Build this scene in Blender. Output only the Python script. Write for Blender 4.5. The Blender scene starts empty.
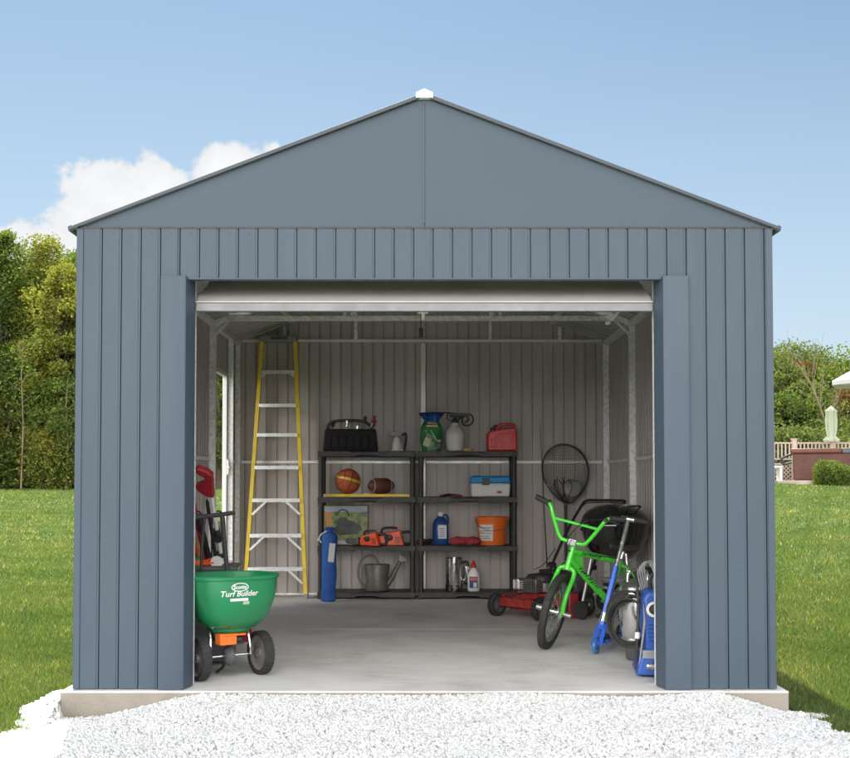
import bpy, math, random
import numpy as np
from mathutils import Vector, Matrix, Euler
R = math.radians
PI = math.pi
random.seed(7)
rng = np.random.default_rng(11)
S = bpy.context.scene
COL = S.collection

# ------------------------------------------------------------------ camera geometry
F, CX, CY, PITCH = 1163.0, 419.0, 444.0, R(1.9)
CAM = Vector((-0.029, -6.1, 1.078))

def ray(px, py):
    u, v = (px - CX) / F, (CY - py) / F
    return Vector((u, math.cos(PITCH) - v * math.sin(PITCH), math.sin(PITCH) + v * math.cos(PITCH)))

def at(px, py, Y):
    """point of the photograph's pixel at world depth Y"""
    d = ray(px, py)
    return CAM + d * ((Y - CAM.y) / d.y)

def onfloor(px, py, z=0.0):
    d = ray(px, py)
    return CAM + d * ((z - CAM.z) / d.z)

# ------------------------------------------------------------------ materials
def new_mat(name):
    m = bpy.data.materials.new(name)
    m.use_nodes = True
    nt = m.node_tree
    b = nt.nodes.get('Principled BSDF')
    return m, nt, b

def pm(name, col, rough=0.5, metal=0.0, var=0.12, scale=6.0, bump=0.0, bscale=60.0, spec=0.5, coat=0.0, detail=6.0, trans=0.0, rvar=0.12):
    """principled material whose colour and gloss wander with noise"""
    m, nt, b = new_mat(name)
    N, L = nt.nodes, nt.links
    tc = N.new('ShaderNodeTexCoord')
    n1 = N.new('ShaderNodeTexNoise'); n1.inputs['Scale'].default_value = scale; n1.inputs['Detail'].default_value = detail
    L.new(tc.outputs['Object'], n1.inputs['Vector'])
    mr = N.new('ShaderNodeMapRange')
    mr.inputs['From Min'].default_value = 0.3; mr.inputs['From Max'].default_value = 0.7
    mr.inputs['To Min'].default_value = 1 - var; mr.inputs['To Max'].default_value = 1 + var
    L.new(n1.outputs['Fac'], mr.inputs['Value'])
    mx = N.new('ShaderNodeVectorMath'); mx.operation = 'SCALE'
    mx.inputs[0].default_value = col[:3]
    L.new(mr.outputs['Result'], mx.inputs['Scale'])
    L.new(mx.outputs['Vector'], b.inputs['Base Color'])
    n2 = N.new('ShaderNodeTexNoise'); n2.inputs['Scale'].default_value = scale * 3.1; n2.inputs['Detail'].default_value = 4
    L.new(tc.outputs['Object'], n2.inputs['Vector'])
    m2 = N.new('ShaderNodeMapRange')
    m2.inputs['From Min'].default_value = 0.3; m2.inputs['From Max'].default_value = 0.7
    m2.inputs['To Min'].default_value = max(0.02, rough - rvar); m2.inputs['To Max'].default_value = min(1, rough + rvar)
    L.new(n2.outputs['Fac'], m2.inputs['Value'])
    L.new(m2.outputs['Result'], b.inputs['Roughness'])
    b.inputs['Metallic'].default_value = metal
    b.inputs['Specular IOR Level'].default_value = spec
    b.inputs['Coat Weight'].default_value = coat
    if trans: b.inputs['Transmission Weight'].default_value = trans
    if bump > 0:
        n3 = N.new('ShaderNodeTexNoise'); n3.inputs['Scale'].default_value = bscale; n3.inputs['Detail'].default_value = 5
        L.new(tc.outputs['Object'], n3.inputs['Vector'])
        bp = N.new('ShaderNodeBump'); bp.inputs['Strength'].default_value = bump; bp.inputs['Distance'].default_value = 0.01
        L.new(n3.outputs['Fac'], bp.inputs['Height']); L.new(bp.outputs['Normal'], b.inputs['Normal'])
    return m

def painted_steel(name, col, rough, dirt=0.10):
    """coated sheet steel: faint oil canning, dust streaks running down, scuffs low down"""
    m, nt, b = new_mat(name)
    N, L = nt.nodes, nt.links
    tc = N.new('ShaderNodeTexCoord')
    mp = N.new('ShaderNodeMapping'); mp.inputs['Scale'].default_value = (14, 14, 0.9)
    L.new(tc.outputs['Object'], mp.inputs['Vector'])
    st = N.new('ShaderNodeTexNoise'); st.inputs['Scale'].default_value = 1.6; st.inputs['Detail'].default_value = 8; st.inputs['Roughness'].default_value = 0.6
    L.new(mp.outputs['Vector'], st.inputs['Vector'])
    bl = N.new('ShaderNodeTexNoise'); bl.inputs['Scale'].default_value = 1.3; bl.inputs['Detail'].default_value = 5
    L.new(tc.outputs['Object'], bl.inputs['Vector'])
    ad = N.new('ShaderNodeMath'); ad.operation = 'ADD'
    L.new(st.outputs['Fac'], ad.inputs[0]); L.new(bl.outputs['Fac'], ad.inputs[1])
    mr = N.new('ShaderNodeMapRange'); mr.inputs['From Min'].default_value = 0.7; mr.inputs['From Max'].default_value = 1.35
    mr.inputs['To Min'].default_value = 1 - dirt; mr.inputs['To Max'].default_value = 1 + dirt
    L.new(ad.outputs[0], mr.inputs['Value'])
    mx = N.new('ShaderNodeVectorMath'); mx.operation = 'SCALE'; mx.inputs[0].default_value = col
    L.new(mr.outputs['Result'], mx.inputs['Scale']); L.new(mx.outputs['Vector'], b.inputs['Base Color'])
    b.inputs['Specular IOR Level'].default_value = 0.34
    m2 = N.new('ShaderNodeMapRange'); m2.inputs['From Min'].default_value = 0.3; m2.inputs['From Max'].default_value = 0.7
    m2.inputs['To Min'].default_value = rough - 0.04; m2.inputs['To Max'].default_value = rough + 0.12
    L.new(st.outputs['Fac'], m2.inputs['Value']); L.new(m2.outputs['Result'], b.inputs['Roughness'])
    oc = N.new('ShaderNodeTexNoise'); oc.inputs['Scale'].default_value = 2.2; oc.inputs['Detail'].default_value = 2
    mp2 = N.new('ShaderNodeMapping'); mp2.inputs['Scale'].default_value = (2.5, 2.5, 0.8)
    L.new(tc.outputs['Object'], mp2.inputs['Vector']); L.new(mp2.outputs['Vector'], oc.inputs['Vector'])
    bp = N.new('ShaderNodeBump'); bp.inputs['Strength'].default_value = 0.35; bp.inputs['Distance'].default_value = 0.02
    L.new(oc.outputs['Fac'], bp.inputs['Height']); L.new(bp.outputs['Normal'], b.inputs['Normal'])
    return m

def galvanised(name, col=(0.52, 0.53, 0.53), rough=0.42):
    m, nt, b = new_mat(name)
    N, L = nt.nodes, nt.links
    tc = N.new('ShaderNodeTexCoord')
    vo = N.new('ShaderNodeTexVoronoi'); vo.inputs['Scale'].default_value = 45
    L.new(tc.outputs['Object'], vo.inputs['Vector'])
    no = N.new('ShaderNodeTexNoise'); no.inputs['Scale'].default_value = 7; no.inputs['Detail'].default_value = 6
    L.new(tc.outputs['Object'], no.inputs['Vector'])
    sp = N.new('ShaderNodeSeparateColor'); L.new(vo.outputs['Color'], sp.inputs['Color'])
    ad = N.new('ShaderNodeMath'); ad.operation = 'ADD'
    L.new(sp.outputs[0], ad.inputs[0]); L.new(no.outputs['Fac'], ad.inputs[1])
    mr = N.new('ShaderNodeMapRange'); mr.inputs['From Max'].default_value = 1.7
    mr.inputs['To Min'].default_value = 0.68; mr.inputs['To Max'].default_value = 1.2
    L.new(ad.outputs[0], mr.inputs['Value'])
    mx = N.new('ShaderNodeVectorMath'); mx.operation = 'SCALE'; mx.inputs[0].default_value = col
    L.new(mr.outputs['Result'], mx.inputs['Scale']); L.new(mx.outputs['Vector'], b.inputs['Base Color'])
    m2 = N.new('ShaderNodeMapRange'); m2.inputs['From Max'].default_value = 1.7
    m2.inputs['To Min'].default_value = rough - 0.1; m2.inputs['To Max'].default_value = rough + 0.15
    L.new(ad.outputs[0], m2.inputs['Value']); L.new(m2.outputs['Result'], b.inputs['Roughness'])
    b.inputs['Metallic'].default_value = 0.25
    return m

def ramp(nt, pts):
    r = nt.nodes.new('ShaderNodeValToRGB')
    e = r.color_ramp.elements
    e[0].position, e[0].color = pts[0][0], (*pts[0][1], 1)
    e[1].position, e[1].color = pts[-1][0], (*pts[-1][1], 1)
    for p, c in pts[1:-1]:
        x = e.new(p); x.color = (*c, 1)
    return r

def leaf_mat(name, pts, trans=0.35, tint=1.7):
    m, nt, b = new_mat(name)
    N, L = nt.nodes, nt.links
    g = N.new('ShaderNodeNewGeometry')
    r = ramp(nt, pts)
    L.new(g.outputs['Random Per Island'], r.inputs['Fac'])
    L.new(r.outputs['Color'], b.inputs['Base Color'])
    b.inputs['Roughness'].default_value = 0.75
    b.inputs['Specular IOR Level'].default_value = 0.12
    t = N.new('ShaderNodeBsdfTranslucent')
    sc = N.new('ShaderNodeVectorMath'); sc.operation = 'MULTIPLY'; sc.inputs[1].default_value = (tint, tint * 1.05, tint * 0.4)
    L.new(r.outputs['Color'], sc.inputs[0]); L.new(sc.outputs['Vector'], t.inputs['Color'])
    mx = N.new('ShaderNodeMixShader'); mx.inputs[0].default_value = trans
    L.new(b.outputs[0], mx.inputs[1]); L.new(t.outputs[0], mx.inputs[2])
    L.new(mx.outputs[0], N['Material Output'].inputs['Surface'])
    return m

def concrete_mat(name, col, dark, stain=1.0):
    m, nt, b = new_mat(name)
    N, L = nt.nodes, nt.links
    tc = N.new('ShaderNodeTexCoord')
    n1 = N.new('ShaderNodeTexNoise'); n1.inputs['Scale'].default_value = 1.7; n1.inputs['Detail'].default_value = 9; n1.inputs['Roughness'].default_value = 0.62; n1.inputs['Distortion'].default_value = 0.6
    n2 = N.new('ShaderNodeTexNoise'); n2.inputs['Scale'].default_value = 90; n2.inputs['Detail'].default_value = 5
    mp = N.new('ShaderNodeMapping'); mp.inputs['Scale'].default_value = (1, 9, 1)
    n3 = N.new('ShaderNodeTexNoise'); n3.inputs['Scale'].default_value = 3; n3.inputs['Detail'].default_value = 8
    for n in (n1, n2): L.new(tc.outputs['Object'], n.inputs['Vector'])
    L.new(tc.outputs['Object'], mp.inputs['Vector']); L.new(mp.outputs['Vector'], n3.inputs['Vector'])
    a = N.new('ShaderNodeMath'); a.operation = 'MULTIPLY_ADD'; a.inputs[1].default_value = 0.35
    L.new(n2.outputs['Fac'], a.inputs[0]); L.new(n1.outputs['Fac'], a.inputs[2])
    a2 = N.new('ShaderNodeMath'); a2.operation = 'MULTIPLY_ADD'; a2.inputs[1].default_value = 0.35
    L.new(n3.outputs['Fac'], a2.inputs[0]); L.new(a.outputs[0], a2.inputs[2])
    r = ramp(nt, [(0.62, dark), (0.78, tuple((c * 0.6 + d * 0.4) for c, d in zip(col, dark))), (0.98, col)])
    L.new(a2.outputs[0], r.inputs['Fac']); L.new(r.outputs['Color'], b.inputs['Base Color'])
    sp = N.new('ShaderNodeSeparateXYZ'); L.new(tc.outputs['Object'], sp.inputs[0])
    ef = N.new('ShaderNodeMapRange'); ef.inputs['From Min'].default_value = -0.005; ef.inputs['From Max'].default_value = -0.012; L.new(sp.outputs['Z'], ef.inputs['Value'])
    er = ramp(nt, [(0.62, (0.18, 0.155, 0.125)), (0.98, (0.30, 0.27, 0.23))]); L.new(a2.outputs[0], er.inputs['Fac'])
    n4 = N.new('ShaderNodeTexNoise'); n4.inputs['Scale'].default_value = 3.4; n4.inputs['Detail'].default_value = 10; n4.inputs['Roughness'].default_value = 0.7; n4.inputs['Distortion'].default_value = 1.5; L.new(tc.outputs['Object'], n4.inputs['Vector'])
    st = N.new('ShaderNodeMapRange'); st.interpolation_type = 'SMOOTHSTEP'; st.inputs['From Min'].default_value = 0.60; st.inputs['From Max'].default_value = 0.74; st.inputs['To Min'].default_value = 1.0; st.inputs['To Max'].default_value = 0.72; L.new(n4.outputs['Fac'], st.inputs['Value'])
    sm = N.new('ShaderNodeVectorMath'); sm.operation = 'SCALE'; L.new(r.outputs['Color'], sm.inputs[0]); L.new(st.outputs['Result'], sm.inputs['Scale'])
    em = N.new('ShaderNodeMix'); em.data_type = 'RGBA'; L.new(ef.outputs['Result'], em.inputs['Factor']); L.new(sm.outputs['Vector'], em.inputs['A']); L.new(er.outputs['Color'], em.inputs['B']); L.new(em.outputs['Result'], b.inputs['Base Color'])
    b.inputs['Roughness'].default_value = 0.62
    mr = N.new('ShaderNodeMapRange'); mr.inputs['To Min'].default_value = 0.5; mr.inputs['To Max'].default_value = 0.8
    L.new(n1.outputs['Fac'], mr.inputs['Value']); L.new(mr.outputs['Result'], b.inputs['Roughness'])
    bp = N.new('ShaderNodeBump'); bp.inputs['Strength'].default_value = 0.25; bp.inputs['Distance'].default_value = 0.004
    L.new(a2.outputs[0], bp.inputs['Height']); L.new(bp.outputs['Normal'], b.inputs['Normal'])
    return m

M = dict(
    blue=painted_steel('slate_blue_steel', (0.058, 0.082, 0.112), 0.45, 0.06),
    bluetrim=painted_steel('slate_blue_trim', (0.058, 0.081, 0.113), 0.42, 0.04),
    rake=painted_steel('weathered_edge_trim', (0.060, 0.072, 0.086), 0.4, 0.10),
    gable=pm('slate_blue_gable_sheet', (0.056, 0.079, 0.109), 0.5, 0, 0.02, 1.2, spec=0.34, rvar=0.015),
    taupe=painted_steel('primer_grey_steel', (0.505, 0.468, 0.448), 0.5, 0.12),
    ceil=painted_steel('roof_underside_steel', (0.48, 0.46, 0.44), 0.5, 0.13),
    galv=galvanised('galvanised_steel', (0.86, 0.87, 0.87)),
    galvw=pm('white_coated_steel', (0.84, 0.83, 0.82), 0.4, 0.2, 0.07),
    doorw=pm('cream_door_slats', (0.58, 0.555, 0.53), 0.5, 0, 0.05, 3),
    doorbar=pm('grey_door_bar', (0.20, 0.204, 0.212), 0.45, 0.2, 0.05, 4),
    white=pm('white_plastic', (0.74, 0.74, 0.73), 0.4, 0, 0.04),
    whitecap=pm('white_vinyl_cap', (0.84, 0.84, 0.83), 0.4, 0, 0.03),
    black=pm('black_plastic', (0.022, 0.022, 0.024), 0.45, 0, 0.25, 20, 0.1),
    shelf=pm('black_resin', (0.030, 0.029, 0.029), 0.5, 0, 0.25, 15, 0.15, 120),
    rubber=pm('black_rubber', (0.028, 0.028, 0.028), 0.75, 0, 0.3, 25, 0.4, 150),
    dgrey=pm('dark_grey_plastic', (0.085, 0.085, 0.088), 0.5, 0, 0.2, 20),
    midgrey=pm('dusty_grey_plastic', (0.15, 0.145, 0.14), 0.55, 0, 0.25, 18),
    grey=pm('grey_plastic', (0.25, 0.26, 0.27), 0.45, 0, 0.1, 12),
    chrome=pm('polished_steel', (0.72, 0.72, 0.71), 0.2, 1.0, 0.12, 14),
    alu=pm('brushed_aluminium', (0.70, 0.71, 0.72), 0.38, 0.8, 0.1, 18, 0.1, 90),
    steel=pm('dull_steel', (0.36, 0.36, 0.35), 0.4, 0.85, 0.2, 18),
    yellow=pm('yellow_fibreglass', (0.78, 0.56, 0.03), 0.42, 0, 0.12, 10),
    green=pm('green_hopper_plastic', (0.014, 0.20, 0.078), 0.38, 0, 0.12, 5, 0.12, 40),
    lime=pm('lime_green_paint', (0.07, 0.66, 0.04), 0.25, 0, 0.05, 12, coat=0.6),
    orange=pm('orange_plastic', (0.85, 0.17, 0.02), 0.42, 0, 0.08, 12),
    orangered=pm('orange_red_plastic', (0.80, 0.09, 0.022), 0.4, 0, 0.1, 20),
    red=pm('red_plastic', (0.62, 0.028, 0.03), 0.38, 0, 0.1, 12),
    redp=pm('red_enamel', (0.32, 0.032, 0.027), 0.45, 0, 0.5, 22),
    dred=pm('dark_red_plastic', (0.30, 0.02, 0.03), 0.35, 0, 0.15, 12),
    bluep=pm('blue_paint', (0.012, 0.10, 0.55), 0.28, 0, 0.12, 14, coat=0.4),
    bluew=pm('blue_washer_plastic', (0.022, 0.085, 0.36), 0.4, 0, 0.08, 10),
    bluecl=pm('blue_nylon', (0.012, 0.085, 0.34), 0.7, 0, 0.25, 14, 0.5, 25),
    cyan=pm('blue_cooler_lid', (0.005, 0.24, 0.56), 0.35, 0, 0.05, 10),
    bluewheel=pm('blue_scooter_wheel', (0.03, 0.17, 0.40), 0.3, 0, 0.1),
    bluejug=pm('blue_fluid', (0.018, 0.075, 0.26), 0.2, 0, 0.12, 12),
    cloud=pm('translucent_white_plastic', (0.62, 0.62, 0.60), 0.4, 0, 0.07, 6),
    enamel=pm('black_porcelain', (0.010, 0.010, 0.011), 0.07, 0, 0.05, 10, coat=1.0, rvar=0.03),
    basket=pm('basketball_leather', (0.48, 0.10, 0.035), 0.6, 0, 0.15, 30, 0.5, 300),
    football=pm('football_leather', (0.11, 0.035, 0.022), 0.5, 0, 0.2, 30, 0.4, 300),
    olive=pm('weathered_zinc', (0.17, 0.16, 0.135), 0.5, 0.35, 0.2, 12),
    cloth=pm('faded_red_cloth', (0.33, 0.035, 0.045), 0.9, 0, 0.2, 25, 0.5, 120),
    bagblack=pm('black_canvas', (0.014, 0.012, 0.014), 0.85, 0, 0.4, 40, 0.5, 200),
    card=pm('cardboard', (0.30, 0.20, 0.11), 0.8, 0, 0.12, 12),
    wood=pm('ash_handle', (0.50, 0.30, 0.13), 0.55, 0, 0.2, 12),
    paper=pm('label_paper', (0.66, 0.65, 0.62), 0.6, 0, 0.1, 60),
    grip=pm('grip_rubber', (0.03, 0.028, 0.032), 0.6, 0, 0.3, 60, 0.4, 200),
    bark=pm('bark', (0.12, 0.09, 0.065), 0.9, 0, 0.35, 6, 0.6, 20),
    barkpale=pm('bare_bark', (0.24, 0.18, 0.125), 0.9, 0, 0.25, 4, 0.4, 10),
    tub=pm('brown_tub_panel', (0.085, 0.030, 0.019), 0.6, 0, 0.2, 3),
    tubcover=pm('tub_cover_vinyl', (0.12, 0.040, 0.026), 0.5, 0, 0.15, 3),
    fencep=pm('pale_fence_wood', (0.46, 0.36, 0.32), 0.8, 0, 0.15, 4),
    canvas=pm('pale_canvas', (0.40, 0.45, 0.32), 0.8, 0, 0.06, 4),
    canvasw=pm('white_canvas', (0.6, 0.6, 0.59), 0.8, 0, 0.04, 4),
    siding=pm('house_siding', (0.55, 0.52, 0.48), 0.7, 0, 0.08, 3),
    conc=concrete_mat('concrete_floor', (0.70, 0.685, 0.665), (0.44, 0.42, 0.395)),
)

# ------------------------------------------------------------------ mesh builder
class MB:
    def __init__(s): s.v = []; s.f = []; s.m = []; s.mi = 0; s.X = Matrix.Identity(4)
    def add(s, vs, fs, mi=None):
        o = len(s.v); mi = s.mi if mi is None else mi
        s.v += [tuple(s.X @ Vector(p)) for p in vs]
        s.f += [tuple(i + o for i in f) for f in fs]; s.m += [mi] * len(fs)
        return s
    def box(s, c, d, rot=None, taper=None, mi=None):
        hx, hy, hz = d[0] / 2, d[1] / 2, d[2] / 2
        tx, ty = taper or (1, 1)
        vs = [Vector((x * hx * (tx if z > 0 else 1), y * hy * (ty if z > 0 else 1), z * hz)) for z in (-1, 1) for y in (-1, 1) for x in (-1, 1)]
        if rot is not None:
            E = rot if isinstance(rot, Matrix) else Euler(rot).to_matrix()
            vs = [E @ v for v in vs]
        c = Vector(c)
        return s.add([v + c for v in vs], [(0, 2, 3, 1), (4, 5, 7, 6), (0, 1, 5, 4), (2, 6, 7, 3), (0, 4, 6, 2), (1, 3, 7, 5)], mi)
    def span(s, a, b, mi=None):
        return s.box([(a[i] + b[i]) / 2 for i in range(3)], [abs(b[i] - a[i]) for i in range(3)], mi=mi)
    def beam(s, p, q, w, h, up=(0, 0, 1), mi=None):
        p, q = Vector(p), Vector(q); d = (q - p); L = d.length; d.normalize()
        up = Vector(up)
        if abs(d.dot(up)) > 0.98: up = Vector((0, 1, 0))
        sd = d.cross(up).normalized(); u = sd.cross(d).normalized()
        E = Matrix((sd, d, u)).transposed()
        return s.box((p + q) / 2, (w, L, h), E, mi=mi)
    def tube(s, pts, r, n=8, closed=False, caps=True, mi=None):
        pts = [Vector(p) for p in pts]; k = len(pts)
        rs = r if isinstance(r, (list, tuple)) else [r] * k
        vs = []; fs = []
        ref = None
        for i in range(k):
            if closed: t = pts[(i + 1) % k] - pts[i - 1]
            else: t = pts[min(i + 1, k - 1)] - pts[max(i - 1, 0)]
            t.normalize()
            if ref is None:
                ref = Vector((0, 0, 1)) if abs(t.z) < 0.9 else Vector((1, 0, 0))
            a = (ref - t * ref.dot(t))
            if a.length < 1e-6: a = t.orthogonal()
            a.normalize(); ref = a; b = t.cross(a)
            for j in range(n):
                w = 2 * PI * j / n
                vs.append(pts[i] + (a * math.cos(w) + b * math.sin(w)) * rs[i])
        for i in range(k if closed else k - 1):
            for j in range(n):
                i2 = (i + 1) % k
                fs.append((i * n + j, i * n + (j + 1) % n, i2 * n + (j + 1) % n, i2 * n + j))
        if caps and not closed:
            fs.append(tuple(range(n - 1, -1, -1))); fs.append(tuple((k - 1) * n + j for j in range(n)))
        return s.add(vs, fs, mi)
    def cyl(s, p, q, r, n=16, r2=None, mi=None):
        return s.tube([p, q], [r, r if r2 is None else r2], n, mi=mi)
    def lathe(s, prof, c=(0, 0, 0), axis=(0, 0, 1), n=24, mi=None, sx=1, sy=1, pw=2.0):
        """profile (r, h) turned round an axis; pw > 2 squares the section"""
        z = Vector(axis).normalized()
        x = Vector((1, 0, 0)) if abs(z.x) < 0.9 else Vector((0, 1, 0))
        x = (x - z * x.dot(z)).normalized(); y = z.cross(x); c = Vector(c)
        vs = []; fs = []
        for (r, h) in prof:
            for j in range(n):
                w = 2 * PI * j / n; cw, sw = math.cos(w), math.sin(w)
                if pw != 2.0:
                    kk = (abs(cw) ** pw + abs(sw) ** pw) ** (-1 / pw); cw *= kk; sw *= kk
                vs.append(c + x * (r * sx * cw) + y * (r * sy * sw) + z * h)
        k = len(prof)
        for i in range(k - 1):
            for j in range(n):
                fs.append((i * n + j, i * n + (j + 1) % n, (i + 1) * n + (j + 1) % n, (i + 1) * n + j))
        closed = tuple(prof[0]) == tuple(prof[-1])
        if prof[0][0] > 1e-5 and not closed: fs.append(tuple(range(n - 1, -1, -1)))
        if prof[-1][0] > 1e-5 and not closed: fs.append(tuple((k - 1) * n + j for j in range(n)))
        return s.add(vs, fs, mi)
    def ball(s, c, r, n=20, sc=(1, 1, 1), mi=None):
        vs = []; fs = []; k = max(6, n // 2)
        for i in range(k + 1):
            a = PI * i / k
            for j in range(n):
                w = 2 * PI * j / n
                vs.append((c[0] + r * sc[0] * math.sin(a) * math.cos(w), c[1] + r * sc[1] * math.sin(a) * math.sin(w), c[2] + r * sc[2] * math.cos(a)))
        for i in range(k):
            for j in range(n):
                fs.append((i * n + j, (i + 1) * n + j, (i + 1) * n + (j + 1) % n, i * n + (j + 1) % n))
        return s.add(vs, fs, mi)
    def prism(s, pts, v0, mi=None):
        """closed outline (3D points) swept along vector v0"""
        pts = [Vector(p) for p in pts]; v0 = Vector(v0); n = len(pts)
        vs = pts + [p + v0 for p in pts]
        fs = [tuple(range(n - 1, -1, -1)), tuple(range(n, 2 * n))] + [(i, (i + 1) % n, n + (i + 1) % n, n + i) for i in range(n)]
        return s.add(vs, fs, mi)
    def ring(s, c, axis, R_, r, n=40, k=10, mi=None, sx=1.0):
        z = Vector(axis).normalized(); x = z.orthogonal().normalized(); y = z.cross(x); c = Vector(c)
        return s.tube([c + (x * math.cos(2 * PI * i / n) + y * math.sin(2 * PI * i / n) * sx) * R_ for i in range(n)], r, k, closed=True, mi=mi)
    def build(s, name, mats, parent=None, world=False, bevel=0, flat=False, ang=35, seg=2, sub=0):
        me = bpy.data.meshes.new(name)
        vs = s.v
        if world and parent is not None:
            inv = parent_world(parent).inverted()
            vs = [tuple(inv @ Vector(p)) for p in vs]
        me.from_pydata(vs, [], s.f)
        if not isinstance(mats, (list, tuple)): mats = [mats]
        for m in mats: me.materials.append(m)
        if len(mats) > 1: me.polygons.foreach_set('material_index', s.m)
        import bmesh
        bm = bmesh.new(); bm.from_mesh(me)
        bmesh.ops.remove_doubles(bm, verts=bm.verts, dist=1e-6)
        bmesh.ops.recalc_face_normals(bm, faces=bm.faces)
        bm.to_mesh(me); bm.free()
        if not flat:
            me.polygons.foreach_set('use_smooth', [True] * len(me.polygons))
            me.set_sharp_from_angle(angle=R(ang))
        o = bpy.data.objects.new(name, me); COL.objects.link(o)
        if parent is not None: o.parent = parent
        if bevel:
            b = o.modifiers.new('bevel', 'BEVEL'); b.width = bevel; b.segments = seg; b.limit_method = 'ANGLE'; b.angle_limit = R(40)
        if sub:
            q = o.modifiers.new('sub', 'SUBSURF'); q.levels = sub; q.render_levels = sub
        return o

def parent_world(p):
    m = Matrix.Identity(4)
    while p is not None:
        m = Matrix.LocRotScale(p.location, p.rotation_euler, p.scale) @ m; p = p.parent
    return m

def tag(o, label=None, cat=None, group=None, kind=None):
    if label: o['label'] = label
    if cat: o['category'] = cat
    if group: o['group'] = group
    if kind: o['kind'] = kind
    return o

def thing(name, label, cat, loc=(0, 0, 0), rotz=0, group=None, rot=None):
    o = bpy.data.objects.new(name, None); COL.objects.link(o)
    o.empty_display_size = 0.1
    o.location = loc; o.rotation_euler = rot or (0, 0, rotz)
    return tag(o, label, cat, group)

def copy_tree(o, parent=None):
    c = o.copy(); COL.objects.link(c); c.parent = parent
    for ch in [x for x in bpy.data.objects if x.parent == o]:
        copy_tree(ch, c)
    return c

def text_mesh(txt, size, bold=0.0, align='CENTER', shear=0.0, sx=1.0):
    cu = bpy.data.curves.new('txt', 'FONT'); cu.body = txt; cu.size = size; cu.align_x = align; cu.align_y = 'CENTER'
    cu.offset = bold; cu.shear = shear; cu.resolution_u = 2
    ob = bpy.data.objects.new('txt', cu); COL.objects.link(ob)
    dg = bpy.context.evaluated_depsgraph_get()
    me = ob.evaluated_get(dg).to_mesh()
    vs = [(v.co.x * sx, v.co.y) for v in me.vertices]; fs = [tuple(p.vertices) for p in me.polygons]
    bpy.data.objects.remove(ob); bpy.data.curves.remove(cu)
    return vs, fs

def np_mesh(name, verts, faces_flat, nper, mat, parent=None, attr=None):
    """large mesh straight from arrays; every face has nper corners"""
    me = bpy.data.meshes.new(name)
    nf = len(faces_flat) // nper
    me.vertices.add(len(verts)); me.vertices.foreach_set('co', np.asarray(verts, dtype=np.float32).ravel())
    me.loops.add(len(faces_flat)); me.loops.foreach_set('vertex_index', np.asarray(faces_flat, dtype=np.int32))
    me.polygons.add(nf)
    me.polygons.foreach_set('loop_start', np.arange(0, nf * nper, nper, dtype=np.int32))
    me.polygons.foreach_set('loop_total', np.full(nf, nper, dtype=np.int32))
    me.update(calc_edges=True)
    if attr is not None:
        a = me.attributes.new('tint', 'FLOAT', 'POINT'); a.data.foreach_set('value', np.asarray(attr, dtype=np.float32))
    me.materials.append(mat)
    o = bpy.data.objects.new(name, me); COL.objects.link(o)
    if parent is not None: o.parent = parent
    return o

def sstep(a, b, x):
    t = np.clip((x - a) / (b - a), 0, 1); return t * t * (3 - 2 * t)

# ================================================================== GROUND
def lawn_z(x, y):
    right = sstep(-8, 8, x)
    zl = -0.128 + 0.91 * sstep(3, 60, y) ** 0.8
    zr = -0.128 + 1.188 * np.clip((y - 4.0) / 24.0, 0, 1) ** 1.15
    base = zl * (1 - right) + zr * right
    wob = 0.012 * np.sin(x * 2.3 + 1.1) * np.cos(y * 1.9 + x * 0.7)
    far = np.where(y > 6, 1.0, 0.6)
    under = (np.abs(x) < 1.95) & (y > -0.1) & (y < 5.3)
    return np.where(under, -0.19, base + wob * far * sstep(1.9, 2.3, np.abs(x) + np.where(y < -0.3, 0, 0)))

def gravel_edge(y, sgn):
    e = 1.97 + 0.05 * np.sin(y * 9 + sgn) + 0.03 * np.sin(y * 23 + 2 * sgn) + 0.25 * sstep(-0.9, -3.5, y)
    e = e - 0.10 * sstep(-0.15, 0.02, y)
    return e + (0.10 * sstep(-0.5, -0.1, y) if sgn == 1 else 0)

def gravel_z(x, y):
    k = sstep(-1.6, -0.02, y)
    z = -0.016 - 0.118 * sstep(1.05, 1.9, -x) * (0.35 + 0.65 * k) - 0.092 * sstep(1.45, 1.95, x) * (0.5 + 0.5 * k)
    z = z - 0.020 * sstep(0.0, -1.5, y) + 0.006 * np.sin(x * 5 + y * 3) + 0.005 * np.sin(y * 11 - x * 7)
    z = np.where(np.abs(x) > 1.88, np.maximum(z, -0.112), z)
    side = -0.112 + 0.088 * sstep(-0.30, 0.04, y) * (1 - 0.6 * sstep(1.93, 2.06, -x))
    return np.where(x < -1.885, np.maximum(z, side), z)

xs = np.unique(np.concatenate([np.linspace(-400, -40, 19), np.linspace(-40, -6, 35), np.linspace(-6, 6, 161), np.linspace(6, 40, 35), np.linspace(40, 400, 19)]))
ys = np.unique(np.concatenate([np.linspace(-60, -8, 10), np.linspace(-8, 8, 161), np.linspace(8, 70, 63), np.linspace(70, 900, 25)]))
GX, GY = np.meshgrid(xs, ys)
GZ = lawn_z(GX, GY)
inside = (np.abs(GX) < 1.86) & (GY < 0.1) & (GY > -5)
GZ = np.where(inside, -0.24, GZ)
V = np.stack([GX, GY, GZ], -1).reshape(-1, 3)
nx, ny = len(xs), len(ys)
ii = (np.arange(ny - 1)[:, None] * nx + np.arange(nx - 1)[None, :]).ravel()
Fq = np.stack([ii, ii + 1, ii + nx + 1, ii + nx], -1).ravel()

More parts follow.
